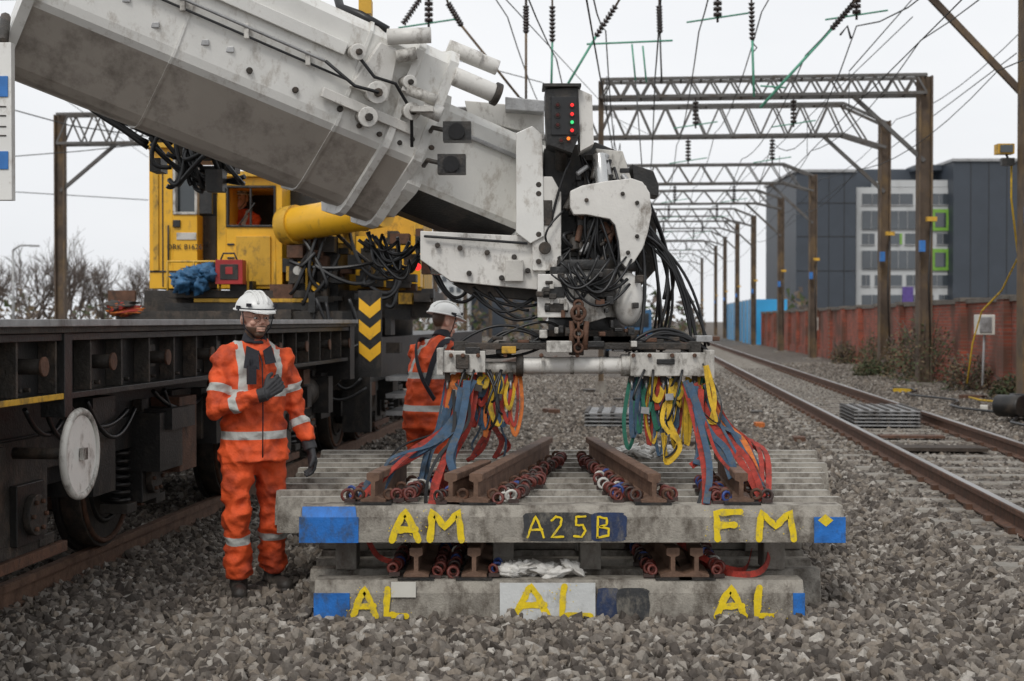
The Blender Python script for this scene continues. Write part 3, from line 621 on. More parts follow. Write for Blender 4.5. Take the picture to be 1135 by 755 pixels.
# ---------------------------------------------------------------- track panels
def beads(b,x0,y0,x1,y1,z,seed):
    rr=random.Random(seed); d=V((x1-x0,y1-y0,0)); n=int(d.length/.062); dn=d.normalized()
    for i in range(n):
        t=i/n; c=V((x0,y0,z))+d*t+V((rr.uniform(-.014,.014),0,rr.uniform(-.012,.014)))
        m=rr.choice([BEADR,BEADR,BEADR,BEADD,BEADR,BEADD,BEADR,BEADD,BEADW,BEADB]); b.torus(c,dn+V((rr.uniform(-.5,.5),rr.uniform(-.2,.2),rr.uniform(-.3,.3))),rr.uniform(.024,.032),.009,m,12,5)
        if i%3==0: b.box(c+V((rr.uniform(-.02,.02),0,-.03)),(.06,.03,.02),BEADD)
FY=7.77; SP=.325
up_=empty('track_panel')
b=B('sleepers'); zb=.433
sleeper(b,((1.82-1.16)/2,FY+.12,zb),2.98,.24,.197,CONC)
for i in range(1,11):
    x0=-1.37-.012*i+U(-.04,.04); x1=1.80+.06*i+U(-.05,.05)
    sleeper(b,((x0+x1)/2,FY+.10+i*SP,zb),x1-x0,.17,.197,CONC,ch=.06,hf=.5); b.box(((x0+x1)/2,FY+.10+i*SP,zb+.1985),(x1-x0-.02,.05,.002),CONCL)  # paler strip makes each sleeper top stand out as a bright ridge
b.done(up_,.006)
b=B('painted_markings')
def px(u,y=FY): return (u-567.5)/F*y
def pz(v,y=FY): return EYE-(v-355)/F*y
def patch(u0,v0,u1,v1,mat,dy=.0): # irregular paint patch on the end face
    n=36; vs=[]
    for i in range(n):
        a=2*math.pi*i/n; ex=abs(math.cos(a))**.35*math.copysign(1,math.cos(a)); ez=abs(math.sin(a))**.25*math.copysign(1,math.sin(a))
        vs.append(V((px((u0+u1)/2)+ex*(px(u1)-px(u0))/2*U(.88,1.08),FY-.0012-dy,pz((v0+v1)/2)+ez*(pz(v0)-pz(v1))/2*.98)))
    b.add(vs,[tuple(range(n))],mat)
b.box(((px(332)+px(397))/2-.002,FY+.118,zb+.0685),(px(397)-px(332)+.004,.244,.14),BLUEP)
b.box(((px(903)+px(937))/2+.002,FY+.118,zb+.0685),(px(937)-px(903)+.004,.244,.14),BLUEP)
b.prism([(px(334),FY-.004,zb+.1385),(px(395),FY-.004,zb+.1385),(px(393),FY+.03,zb+.192),(px(334),FY+.03,zb+.192)],(0,.004,.001),BLUEP)
patch(578,568,662,601,BLKP); patch(655,568,694,601,NAVY,.0005)
b.done(up_)
b=B('spray_lettering')
spray(b,'AM',px(434),pz(599),FY-.003,.158,.036,1.15,YSP); spray(b,'FM',px(794),pz(598),FY-.003,.15,.036,1.35,YSP)
spray(b,'A25B',px(585),pz(596),FY-.003,.115,.012,.95,YSP)
b.add([V((px(915),FY-.006,pz(570))),V((px(924),FY-.006,pz(577))),V((px(916),FY-.006,pz(584))),V((px(907),FY-.006,pz(577)))],[(0,1,2,3)],YSP)
b.done(up_)
b=B('rails'); zt=.633
for (xa,ya,xb,yb) in((-.2,7.83,.26,10.3),(.785,7.83,.57,10.3),(-.77,7.86,-.66,8.75),(1.27,7.86,1.33,9.1)):
    b.sweep(RAIL,[(xa,ya,zt+.012),(xb,yb,zt+.012)],RUSTL)
    n=int((yb-ya)/SP)
    for i in range(n+1):
        yy=FY+.12+i*SP; t=(yy-ya)/(yb-ya)
        if t>1: continue
        x=xa+(xb-xa)*t; b.box((x,yy,zt+.005),(.2,.15,.014),BLACK)
        for sg in(-1,1): b.torus((x+sg*.085,yy,zt+.05),(0,1,.2),.028,.010,RUST,10,5)
b.sweep(RAIL,[(-.34,7.85,zt+.012),(-.16,8.6,zt+.012)],RUSTL)
b.done(up_)
b=B('rail_clips')
for i,(x0,y0,x1,y1) in enumerate([(-.92,7.86,-.68,8.9),(-.63,7.88,-.52,8.7),(-.58,7.88,-.46,8.9),(-.40,7.86,-.2,8.5),(-.07,7.86,.37,10.1),(-.01,7.86,.20,8.9),(.68,7.88,.48,10.1),(.60,7.95,.52,8.9),(.90,7.9,.84,8.3),(1.14,7.88,1.16,8.8),(1.19,7.88,1.2,8.8),(1.42,7.9,1.44,8.9)]):
    beads(b,x0,y0,x1,y1,zt+.04,i)
b.done(up_)
lo=empty('track_panel')
b=B('sleepers')
for i in range(11):
    x0=-1.086 if i==0 else -1.15-.01*i; x1=1.603 if i==0 else 1.75+.02*i
    sleeper(b,((x0+x1)/2,FY+.12+i*SP,.0),x1-x0,.24 if i==0 else .2,.22,CONC)
for i in(1,3,6,9):
    for x in(-.95,-.05,.45,1.5): b.box((x,FY+.12+i*SP,.325),(.12,.2,.205),CONCD)
for i in(3,5,7,9): b.box((.3,FY+.12+i*SP,.29),(3.0,.09,.13),CONCD)
b.done(lo,.006)
b=B('painted_markings')
b.box(((px(348)+px(387))/2-.002,FY+.118,.078),(px(387)-px(348)+.004,.244,.152),BLUEP)
b.box(((px(880)+px(892))/2+.002,FY+.118,.078),(px(892)-px(880)+.004,.244,.152),BLUEP)
b.box((px(607),FY-.006,.108),(px(660)-px(554),.012,.208),SILV)
patch(662,652,688,690,NAVY); patch(684,652,720,690,BLKP,.0005); b.box((px(447),FY-.002,.175),(.135,.003,.085),CREAM)
b.done(lo)
b=B('spray_lettering')
spray(b,'AL',px(391),.03,FY-.006,.15,.034,1.05,YSP); spray(b,'AL',px(571),.03,FY-.014,.165,.036,1.35,YSP); spray(b,'AL',px(795),.025,FY-.004,.16,.036,1.2,YSP)
b.done(lo)
b=B('rails')
for x,x2 in((-.53,-.5),(-.21,-.1),(.89,.8),(1.02,1.1)):
    b.sweep(RAIL,[(x,7.84,.232),(x2,10.6,.232)],RUSTL)
    for i in range(4): b.box((x,FY+.12+i*SP,.226),(.2,.17,.012),BLACK)
b.done(lo)
b=B('rail_clips')
for i,(x0,x1) in enumerate([(-.66,-.62),(-.41,-.4),(-.33,-.3),(-.09,0),(.78,.7),(1.14,1.2)]): beads(b,x0,7.86,x1,9.6,.265,40+i)
b.strap([(1.05,8.3,.25),(1.2,7.95,.235),(1.38,7.9,.25),(1.48,8.2,.33),(1.42,8.6,.43)],.035,RED)
b.strap([(.9,8.2,.42),(1.1,7.98,.30),(1.3,8.0,.24),(1.4,8.3,.3)],.035,RED)
b.strap([(-.85,8.2,.42),(-.75,7.98,.32),(-.62,8.0,.28)],.03,RED)
b.done(lo)
for cx,cy,cz in((.17,7.92,.235),(.95,10.5,.65)):
    b=B('white_sack')
    for k in range(16): b.ell((cx+U(-.19,.19),cy+U(-.04,.06),cz+U(.01,.045)),(U(.03,.09),U(.03,.06),U(.02,.04)),BAG,16,10,rot=Matrix.Rotation(U(-.6,.6),3,'Y'),bumpy=.9)
    b.done()
# ---------------------------------------------------------------- people
def hivis():
    m=bpy.data.materials.new('hi_vis_orange_cloth'); m.use_nodes=True; nt=m.node_tree;N=nt.nodes;L=nt.links;p=N['Principled BSDF']
    a=N.new('ShaderNodeAttribute'); a.attribute_name='stripe'
    mt=N.new('ShaderNodeMath'); mt.operation='LESS_THAN'; mt.inputs[1].default_value=.024; L.new(a.outputs['Fac'],mt.inputs[0])
    tc=N.new('ShaderNodeTexCoord'); n=N.new('ShaderNodeTexNoise'); n.inputs['Scale'].default_value=7; n.inputs['Detail'].default_value=7; L.new(tc.outputs['Object'],n.inputs['Vector'])
    r=N.new('ShaderNodeValToRGB'); e=r.color_ramp.elements; e[0].position=.30; e[0].color=(.30,.04,.016,1); e[1].position=.56; e[1].color=(.80,.10,.02,1); L.new(n.outputs['Fac'],r.inputs['Fac'])
    mx=N.new('ShaderNodeMixRGB'); L.new(mt.outputs[0],mx.inputs['Fac']); L.new(r.outputs['Color'],mx.inputs['Color1']); mx.inputs['Color2'].default_value=(.48,.48,.45,1)
    L.new(mx.outputs['Color'],p.inputs['Base Color']); p.inputs['Roughness'].default_value=.75
    n2=N.new('ShaderNodeTexNoise'); n2.inputs['Scale'].default_value=14; n2.inputs['Detail'].default_value=5; L.new(tc.outputs['Object'],n2.inputs['Vector'])
    bu=N.new('ShaderNodeBump'); bu.inputs['Strength'].default_value=.7; bu.inputs['Distance'].default_value=.03; L.new(n2.outputs['Fac'],bu.inputs['Height']); L.new(bu.outputs['Normal'],p.inputs['Normal'])
    return m
HV=hivis()
GLOVE=M('black_glove',(.035,.035,.038),.7,bump=.2); BOOT=M('black_boot',(.035,.03,.026),.6,var=.4,bump=.2,dirt=(.15,.125,.10),damt=.45,dscale=10)
HELM=M('white_helmet',(.74,.74,.72),.35,var=.05,bump=0,dirt=(.4,.4,.38),damt=.2,dscale=9); SNOOD=M('dark_snood',(.02,.02,.026),.85,bump=.4)
EYEW=M('eye_white',(.6,.58,.55),.3,bump=0); FRAMEM=M('spectacle_frame',(.015,.015,.015),.3,bump=0)
def skinmat():
    m=bpy.data.materials.new('skin_with_beard'); m.use_nodes=True; nt=m.node_tree;N=nt.nodes;L=nt.links;p=N['Principled BSDF']
    a=N.new('ShaderNodeAttribute'); a.attribute_name='beard'; mx=N.new('ShaderNodeMixRGB'); L.new(a.outputs['Fac'],mx.inputs['Fac'])
    mx.inputs['Color1'].default_value=(.64,.38,.29,1); mx.inputs['Color2'].default_value=(.085,.048,.03,1); L.new(mx.outputs['Color'],p.inputs['Base Color']); p.inputs['Roughness'].default_value=.55
    return m
SKIN=skinmat()
def remesh(b,voxel,sm,name):
    o=bpy.data.objects.new('tmp',b.raw()); scene.collection.objects.link(o)
    r=o.modifiers.new('r','REMESH'); r.mode='VOXEL'; r.voxel_size=voxel; r.use_smooth_shade=True
    s=o.modifiers.new('s','SMOOTH'); s.iterations=sm; s.factor=.5
    bpy.context.view_layer.update(); dg=bpy.context.evaluated_depsgraph_get()
    me=bpy.data.meshes.new_from_object(o.evaluated_get(dg)); bpy.data.objects.remove(o); me.name=name; return me
def place(me,name,mats,parent):
    me.materials.clear()
    for m in mats: me.materials.append(m)
    ob=bpy.data.objects.new(name,me); scene.collection.objects.link(ob); ob.parent=parent; return ob
def segd(p,a,b_):
    ab=b_-a; t=max(0,min(1,(p-a).dot(ab)/ab.length_squared)); return (p-(a+ab*t)).length,t*ab.length
def hand(b,W,D,Nn,thumb_side,curl,k=1.0):
    D=V(D).normalized(); Nn=V(Nn); Nn=(Nn-D*Nn.dot(D)).normalized(); S=D.cross(Nn)*thumb_side
    for i,(off,ln) in enumerate(((.033,.078),(.011,.088),(-.011,.082),(-.032,.064))):
        a=W+S*off*.6*k; kn=W+D*.088*k+S*off*k; b.tube([a,kn],.017*k,GLOVE,8)
        p=kn; d=D.copy(); pts=[p]; 
        for j,fr in enumerate((.45,.32,.25)):
            d=(Matrix.Rotation(curl*(1+.08*i)*(.8 if j==0 else 1),3,D.cross(Nn))@d); p=p+d*ln*fr*k; pts.append(p)
        b.tube(pts,.0115*k,GLOVE,8,scales=[1.1,1,.95,.8]); b.ell(pts[-1],.010*k,GLOVE,8,6)
    t0=W+D*.02*k+S*.02*k; t1=W+D*.055*k+S*.052*k+Nn*.012*k; t2=t1+(D*.8+S*.35+Nn*.5).normalized()*.032*k; t3=t2+(D*.9-S*.1+Nn*.6).normalized()*.027*k
    b.tube([t0,t1,t2,t3],.014*k,GLOVE,8,scales=[1.3,1.05,.95,.8]); b.ell(t3,.011*k,GLOVE,8,6); b.ell(W,(.03*k,.03*k,.03*k),GLOVE,10,8)
def person(name,loc,rz,J,beard=True,legs=True,headyaw=0,headpitch=0,strap=False,seed=0):
    E=empty(name); sp_=J['spine']; bones=[]
    n=22; rings=[]
    for c,rx,ry in sp_:
        rings.append([V((c[0]+rx*math.cos(2*math.pi*i/n),c[1]+ry*math.sin(2*math.pi*i/n),c[2])) for i in range(n)])
    vs=[p for r in rings for p in r]; fs=[(i*n+j,i*n+(j+1)%n,(i+1)*n+(j+1)%n,(i+1)*n+j) for i in range(len(rings)-1) for j in range(n)]
    fs.append(tuple(reversed(range(n)))); fs.append(tuple(range((len(rings)-1)*n,len(rings)*n))); b=B('tmp'); b.add(vs,fs,HV)
    for sd in('R','L'):
        sh,el,wr=[V(q) for q in J['arm'+sd]]; neck=V(sp_[-2][0])
        b.tube([neck+(sh-neck)*.35,sh,sh.lerp(el,.5),el,el.lerp(wr,.5),wr],.07,HV,14,scales=[1.0,1.14,1.04,.95,.88,.76]); b.ell(sh,.08,HV); b.ell(el,.068,HV)
        bones.append(('ua',sh,el,.075)); bones.append(('fa',el,wr,.06))
        if legs:
            hp,kn,an=[V(q) for q in J['leg'+sd]]
            b.tube([hp+V((0,0,.05)),hp,hp.lerp(kn,.5),kn,kn.lerp(an,.45),kn.lerp(an,.85),an],.097,HV,16,scales=[1.1,1.15,1.04,.92,.88,.94,.88]); b.ell(kn,.086,HV)
            bones.append(('th',hp,kn,.11)); bones.append(('sh',kn,an,.085))
    me=remesh(b,.0105,2,name+'_clothes')
    at_=me.attributes.new('stripe','FLOAT','POINT'); vals=[]
    cx=lambda z: next(((V(a[0]).lerp(V(c[0]),(z-a[0][2])/(c[0][2]-a[0][2]))) for a,c in zip(sp_,sp_[1:]) if a[0][2]<=z<=c[0][2]),V(sp_[-1][0]))
    off=V((seed*3.1,seed*1.7,0))
    nrm=[v.normal.copy() for v in me.vertices]
    for i,v in enumerate(me.vertices):
        p=v.co.copy(); best=None; dmin=9
        for nm,a,c,r in bones:
            d,t=segd(p,a,c)
            if d-r<dmin: dmin=d-r; best=(nm,t,(c-a).length)
        inside=False
        if p.z>sp_[0][0][2]-.02:
            c=cx(p.z); k=next((q for q in reversed(sp_) if q[0][2]<=p.z+.02),sp_[0])
            dt=(math.hypot((p.x-c.x)/k[1],(p.y-c.y)/k[2])-1)*k[1]
            if dt<dmin+.0: inside=True
        sd=.3
        if inside:
            for zz in J.get('bands',(.97,1.22)): sd=min(sd,abs(p.z-zz))
            if p.z>max(J.get('bands',(.97,1.22))): sd=min(sd,abs(abs(p.x-c.x)-.115))
        else:
            nm,t,ln=best
            if nm=='ua': sd=min(sd,abs(t-ln*.62))
            if nm=='fa': sd=min(sd,abs(t-ln*.45))
            if nm=='sh': sd=min(sd,abs(t-ln*.08),abs(t-ln*.38))
        vals.append(sd)
        w=noise.noise(V((p.x*5,p.y*5,p.z*12))+off)*.017+noise.noise(V((p.x*13,p.y*13,p.z*22))+off)*.009
        w+=abs(noise.noise(V((p.x*8+p.z*9,p.y*8,p.z*9-p.x*6))+off))*-.030
        if not inside and best[0] in('fa','sh','ua'): w+=.004*math.sin(best[1]*60+6*noise.noise(p*7))
        v.co=p+nrm[i]*w
    at_.data.foreach_set('value',vals)
    place(me,'clothes',[HV],E)
    for sd,sg in(('R',1),('L',-1)):
        sh,el,wr=[V(q) for q in J['arm'+sd]]; h=J['hand'+sd]; bb=B('t'); hand(bb,wr+(wr-el).normalized()*.035,h[0],h[1],h[2],h[3],1.05); bb.cyl(wr-(wr-el).normalized()*.02,wr+(wr-el).normalized()*.045,.042,GLOVE,12)
        place(remesh(bb,.0042,1,'glove'),'glove',[GLOVE],E)
        if legs:
            an=V(J['leg'+sd][2]); fd=V(J['foot'+sd]).normalized(); bb=B('t')
            bb.tube([an+V((0,0,.06)),an+V((0,0,-.02)),V((an.x,an.y,.055))],.052,BOOT,12,scales=[1.05,1,1.1])
            g0=V((an.x,an.y,.045))
            bb.ell(g0-fd*.03,(.048,.05,.045),BOOT); bb.tube([g0-fd*.04,g0+fd*.06,g0+fd*.15,g0+fd*.19],.045,BOOT,12,scales=[1,1.02,1.0,.7]); bb.ell(g0+fd*.16+V((0,0,-.004)),(.047,.047,.038),BOOT)
            bb.beam(g0-fd*.08+V((0,0,-.035)),g0+fd*.205+V((0,0,-.035)),.095,.02,BOOT)
            place(remesh(bb,.007,2,'boot'),'boot',[BOOT],E)
    hd=B('t')
    hd.ell((0,.012,.03),(.077,.097,.095),SKIN,20,14); hd.ell((0,-.018,-.045),(.060,.072,.070),SKIN,18,12); hd.ell((0,-.058,-.088),(.032,.030,.024),SKIN)
    hd.tube([(0,-.088,.018),(0,-.104,-.010),(0,-.112,-.022)],.011,SKIN,8,scales=[.7,1,1.3]); hd.ell((.012,-.1,-.024),.009,SKIN); hd.ell((-.012,-.1,-.024),.009,SKIN)
    hd.tube([(-.05,-.072,.026),(0,-.088,.030),(.05,-.072,.026)],.012,SKIN,8); hd.ell((.04,-.066,-.02),(.022,.02,.018),SKIN); hd.ell((-.04,-.066,-.02),(.022,.02,.018),SKIN)
    hd.tube([(-.024,-.088,-.052),(0,-.097,-.050),(.024,-.088,-.052)],.007,SKIN,8); hd.tube([(-.02,-.087,-.064),(0,-.095,-.065),(.02,-.087,-.064)],.008,SKIN,8)
    for sx in(-1,1): hd.ell((sx*.079,.012,-.005),(.010,.020,.032),SKIN)
    hd.tube([(0,.02,-.16),(0,.01,-.04)],.055,SKIN,14)
    hm=remesh(hd,.004,1,'head'); ba=hm.attributes.new('beard','FLOAT','POINT'); bv=[]
    for v in hm.vertices:
        p=v.co; k=0
        if beard:
            k=1-sstep(-.052,-.036,p.z) if abs(p.x)>.026 or p.z<-.072 else 0
            if -.046<p.z<-.038 and p.y<-.06 and abs(p.x)<.034: k=.85
            if p.y>-.01 and p.z<.0 : k=max(k,.5 if p.y<.01 else 0)
            if p.z<-.12: k=.2
        if abs(p.z-.036)<.004 and .015<abs(p.x)<.052 and p.y<-.06: k=.8
        if -.060<p.z<-.056 and abs(p.x)<.025 and p.y<-.07: k=max(k,.55)
        if p.y>.03: k=max(k,sstep(.03,.05,p.y))
        bv.append(k)
    ba.data.foreach_set('value',bv)
    HE=empty('head_group'); HE.parent=E; HE.location=J['head']; HE.rotation_euler=(headpitch,0,headyaw)
    place(hm,'head',[SKIN],HE)
    q=B('eyes_and_glasses')
    for sx in(-1,1):
        q.ell((sx*.031,-.077,.008),(.013,.012,.008),EYEW,12,8); q.ell((sx*.031,-.0885,.008),(.0055,.003,.0055),FRAMEM,10,6)
        if beard:
            q.torus((sx*.033,-.101,.006),(0,1,0),.020,.0010,FRAMEM,18,5); q.tube([(sx*.054,-.098,.012),(sx*.083,.0,.012)],.0012,FRAMEM,5)
    if beard: q.tube([(-.012,-.103,.01),(.012,-.103,.01)],.0012,FRAMEM,5)
    q.done(HE)
    q=B('hard_hat')
    n,m=28,10; vs=[];fs=[]
    for i in range(m+1):
        th=math.pi/2*i/m
        for j in range(n):
            ph=2*math.pi*j/n
            vs.append(V((.112*math.sin(th)*math.cos(ph),.014+.138*math.sin(th)*math.sin(ph),.052+.108*math.cos(th))))
    for i in range(m):
        for j in range(n): fs.append((i*n+j,(i+1)*n+j,(i+1)*n+(j+1)%n,i*n+(j+1)%n))
    q.add(vs,fs,HELM,True); q.add(vs[-n:],[tuple(range(n))],HELM)
    rim=[V((.117*math.cos(2*math.pi*j/28),.014+.143*math.sin(2*math.pi*j/28),.052)) for j in range(29)]; q.tube(rim,.007,HELM,6)
    q.prism([(-.085,-.08,.05),(-.06,-.155,.040),(0,-.178,.036),(.06,-.155,.040),(.085,-.08,.05)],(0,0,.008),HELM)
    for x in(-.03,0,.03): q.tube([V((x,.014-.128*math.cos(t),.055+.108*math.sin(t))) for t in [.35+.2*k for k in range(13)]],.0075,HELM,6)
    for sx in(-1,1):
        q.box((sx*.115,-.01,.062),(.012,.04,.03),SNOOD); q.tube([(sx*.100,-.04,.045),(sx*.085,-.035,-.05),(sx*.02,-.05,-.115)],.004,SNOOD,5)
        q.box((sx*.085,-.095,.085),(.03,.012,.02),SNOOD,Matrix.Rotation(sx*.6,3,'Z'))
    q.tube([V((.119*math.cos(t),.014+.145*math.sin(t),.062)) for t in [math.pi*(-.95)+.9*math.pi*k/12 for k in range(13)]],.004,SNOOD,5)
    q.done(HE)
    q=B('snood'); hc=V(J['head']); nk=V(sp_[-1][0]); q.tube([nk+V((0,0,-.03)),nk.lerp(hc+V((0,.01,-.1)),.6),hc+V((0,.0,-.095))],.07,SNOOD,18,scales=[1.15,1.0,.88]); place(remesh(q,.01,2,'snood'),'snood',[SNOOD],E)
    if strap:
        q=B('shoulder_strap')
        for s_ in strap: q.strap(s_,.045,SNOOD,.008)
        q.done(E)
    if beard:
        q=B('jacket_zip'); P=[V((.015,-.158,.84)),V((.012,-.172,1.05)),V((.01,-.178,1.25)),V((.01,-.168,1.4)),V((.0,-.13,1.47))]
        q.tube(P,.004,SNOOD,5); q.box((-.06,-.180,1.33),(.05,.03,.11),SNOOD); q.tube([(-.07,-.185,1.38),(-.07,-.185,1.45)],.005,SNOOD,6)
        q.prism([(-.10,-.155,1.37),(-.015,-.18,1.36),(-.01,-.15,1.47),(-.07,-.12,1.5)],(0,-.012,0),SNOOD); q.prism([(.10,-.15,1.40),(.025,-.178,1.39),(.02,-.15,1.47),(.08,-.12,1.5)],(0,-.012,0),SNOOD)
        q.done(E)
    E.location=loc; E.rotation_euler=(0,0,rz); return E
SPN=[((.02,0,.81),.226,.172),((.02,0,.90),.214,.160),((.02,0,1.06),.192,.145),((.02,-.01,1.25),.205,.15),((.02,-.01,1.37),.205,.142),((.02,0,1.45),.165,.115),((.02,0,1.50),.105,.095),((.02,-.01,1.545),.085,.085)]
W1=at(278,660,8.5)
person('railway_worker',(W1.x,8.5,0),math.radians(30),dict(spine=SPN,
 armR=[(-.165,0,1.42),(-.24,-.07,1.13),(-.03,-.235,1.21)],handR=[(.80,-.10,.60),(.25,.9,.1),1,.75],
 armL=[(.20,0,1.42),(.285,.01,1.14),(.335,-.08,.91)],handL=[(.12,-.15,-1),(-1,0,0),-1,.40],
 legR=[(-.08,0,.86),(-.10,-.02,.49),(-.07,.03,.12)],legL=[(.11,.02,.86),(.155,.05,.50),(.19,.16,.12)],footR=(-.30,-1,0),footL=(.20,-1,0),head=(.02,-.025,1.66)),
 headyaw=math.radians(4),headpitch=math.radians(4))
SP2=[((0,.02,.80),.215,.17),((0,.03,.92),.205,.16),((0,-.0,1.08),.195,.15),((0,-.05,1.25),.215,.155),((0,-.09,1.36),.215,.145),((0,-.12,1.44),.17,.12),((0,-.145,1.49),.10,.095),((0,-.16,1.53),.085,.085)]
W2=at(475,590,11.1)
person('railway_worker',(W2.x,11.1,0),math.radians(145),dict(spine=SP2,
 armR=[(-.19,-.10,1.40),(-.25,-.26,1.14),(-.12,-.50,1.22)],handR=[(.2,-1,.1),(0,-.1,-1),1,.6],
 armL=[(.19,-.10,1.40),(.30,-.28,1.15),(.30,-.53,1.20)],handL=[(.1,-1,.1),(0,-.1,-1),-1,.6],
 legR=[(-.10,.02,.86),(-.12,-.03,.49),(-.12,.05,.12)],legL=[(.10,.02,.86),(.13,-.06,.49),(.14,.0,.12)],footR=(-.1,-1,0),footL=(.2,-1,0),head=(0,-.205,1.635)),
 beard=False,headyaw=math.radians(-25),headpitch=math.radians(12),strap=[[(.13,-.17,1.49),(.14,-.04,1.49),(.06,.075,1.36),(-.05,.14,1.2),(-.16,.13,1.04)],[(-.13,-.16,1.49),(-.12,-.02,1.47),(-.1,.07,1.33),(-.09,.14,1.15)]],seed=3)
W3=at(268,300,16.9)
person('crane_operator',(W3.x,16.9,1.42),math.radians(-30),dict(spine=SPN,
 armR=[(-.17,0,1.43),(-.265,-.10,1.16),(-.15,-.35,1.15)],handR=[(.2,-1,0),(0,0,-1),1,.6],armL=[(.21,0,1.43),(.285,-.10,1.16),(.18,-.35,1.15)],handL=[(-.2,-1,0),(0,0,-1),-1,.6],
 legR=[(-.09,0,.86),(-.12,-.42,.86),(-.12,-.45,.5)],legL=[(.11,0,.86),(.13,-.42,.86),(.13,-.45,.5)],footR=(0,-1,0),footL=(0,-1,0),head=(.02,-.025,1.665)),legs=False,beard=False,seed=5)
# items on the crane platform
b=B('blue_tarpaulin_bundle')
c=at(218,306,15.6)
for k in range(14): b.ell(c+V((U(-.2,.2),U(-.1,.1),U(-.1,.05))),(U(.08,.18),U(.1,.15),U(.05,.11)),TARP,18,12,rot=Matrix.Rotation(U(-.7,.7),3,'Y'),bumpy=1.0)
b.done()
b=B('red_tool_bag'); b.pbox(239,288,269,315,15.5,.22,REDB); b.tube([at(245,288,15.6),at(248,281,15.6),at(260,281,15.6),at(263,288,15.6)],.012,BLACK,6); b.pbox(244,293,264,310,15.49,.01,BLACK); b.pbox(250,296,258,304,15.485,.005,REDB); b.done(None,.02)
b=B('orange_equipment_pile')
for k in range(10):
    u=U(118,165); b.ell(at(u,U(338,347),15.5),(U(.08,.2),.1,U(.03,.06)),random.choice([ORGW,RED,DARK]),12,8,bumpy=.8)
b.pbox(120,322,150,334,15.6,.05,RUST); b.done()
# ---------------------------------------------------------------- overhead line structures
def truss(b,p0,p1,h,w,nb,mat,r=.04):
    p0=V(p0);p1=V(p1); d=(p1-p0)/nb; dn=(p1-p0).normalized(); sd=V((-dn.y,dn.x,0))*w/2
    for o in(sd,-sd):
        b.beam(p0+o,p1+o,r*1.7,r*1.7,mat); b.beam(p0+o+V((0,0,h)),p1+o+V((0,0,h)),r*1.7,r*1.7,mat)
        for i in range(nb):
            a=p0+d*i+o; c=a+d
            b.beam(a,a+d*.5+V((0,0,h)),r,r,mat); b.beam(a+d*.5+V((0,0,h)),c,r,r,mat)
    for i in range(nb+1): b.beam(p0+d*i+sd,p0+d*i-sd,r,r,mat); b.beam(p0+d*i+sd+V((0,0,h)),p0+d*i-sd+V((0,0,h)),r,r,mat)
def mast(b,p,h,w,mat):
    p=V(p)
    for sg in(-1,1): b.box(p+V((sg*w*.42,0,h/2)),(w*.12,w*.9,h),mat)
    b.box(p+V((0,0,h/2)),(w*.74,w*.12,h),mat); b.box(p+V((0,0,.1)),(w*2,w*2,.3),CONCD)
def portal(s,lL,lR,zt,h,nb,mw=.29,m=MASTG,knee=True,mwl=None,arch=True):
    b=B('overhead_line_gantry'); truss(b,T(s,lL,zt),T(s,lR-(1.1 if arch else 0),zt),h,.5,nb,m)
    if arch:   # cranked end bay dropping onto the mast
        for o in(-.25,.25):
            b.beam(T(s+o,lR-1.1,zt+h),T(s+o,lR,zt+h*.35),.07,.07,m); b.beam(T(s+o,lR-1.1,zt),T(s+o,lR,zt-h*.45),.07,.07,m); b.beam(T(s+o,lR-1.1,zt+h),T(s+o,lR-.5,zt-h*.2),.04,.04,m)
    mast(b,T(s,lL,0),zt+h,mwl or mw,MASTM); mast(b,T(s,lR,0),zt+h*(.45 if arch else 1),mw,MASTM)
    if knee:
        if not mwl: b.beam(T(s,lL,zt-1.3),T(s,lL+1.6,zt),.09,.09,m)
        b.beam(T(s,lR,zt-1.5),T(s,lR-1.6,zt),.09,.09,m)
    b.box(T(s-.3,lR-.1,3.3),(.12,.12,.25),LABEL); b.box(T(s-.3,lR+.1,3.9),(.22,.12,.1),YELD); b.tube([T(s-.25,lR+.1,3.9),T(s-.25,lR+.05,2.5),T(s-.2,lR+.12,1)],.015,RUB,5)
    for l in(1.2,3.4,-3.5,-7):
        if lL<l<lR:
            p=T(s,l,zt)
            for k in range(6): b.cyl(p-V((0,0,.1+k*.09)),p-V((0,0,.15+k*.09)),.07,INS,10)
            b.cyl(p,p-V((0,0,.7)),.02,INS,6); b.cyl(p-V((.5,0,.7)),p-V((-.5,0,.55)),.015,GRN,6)
    return b.done()
portal(32.7,-.95,6.3,6.72,.40,16,mw=.32,mwl=.12,arch=False)
portal(38,-16,6.3,6.5,.8,30)
portal(53.7,-12,6.3,6.75,.7,20); portal(66,-12,6.3,7.0,.6,18); portal(82,-12,6.3,7.3,.7,18); portal(96,-12,6.3,7.8,.8,16); portal(112,-12,6.4,7.8,.8,14); portal(130,-12,6.6,8.0,.9,14); portal(160,-12,6.6,8.2,.9,14)
portal(23.2,-14,6.12,7.15,.7,26,.34,knee=False,arch=False)
b=B('gantry_mast_bracing'); b.beam(T(23.4,6.05,5.25),T(23.4,4.3,7.15),.1,.1,MASTM); b.beam(T(23.4,6.12,5.8),T(23.4,6.9,5.8),.08,.08,MASTM); b.done()
b=B('floodlight'); p=at(1112,166,22.7); b.box(p,(.26,.2,.16),YELD); b.box(p+V((0,-.11,0)),(.2,.02,.12),GLASS); b.tube([p,p+V((.12,.1,-.2)),p+V((.25,.2,-.2))],.02,BLACK,6); b.box(p+V((.05,0,-.2)),(.2,.1,.12),BLACK)
b.tube([p+V((.15,.1,-.2)),at(1120,220,22.8),at(1128,285,23.3),at(1110,322,24.0),at(1088,345,24.5),at(1078,380,24.8),at(1072,425,24.8)],.016,YELW,6); b.done()
b=B('overhead_line_equipment')
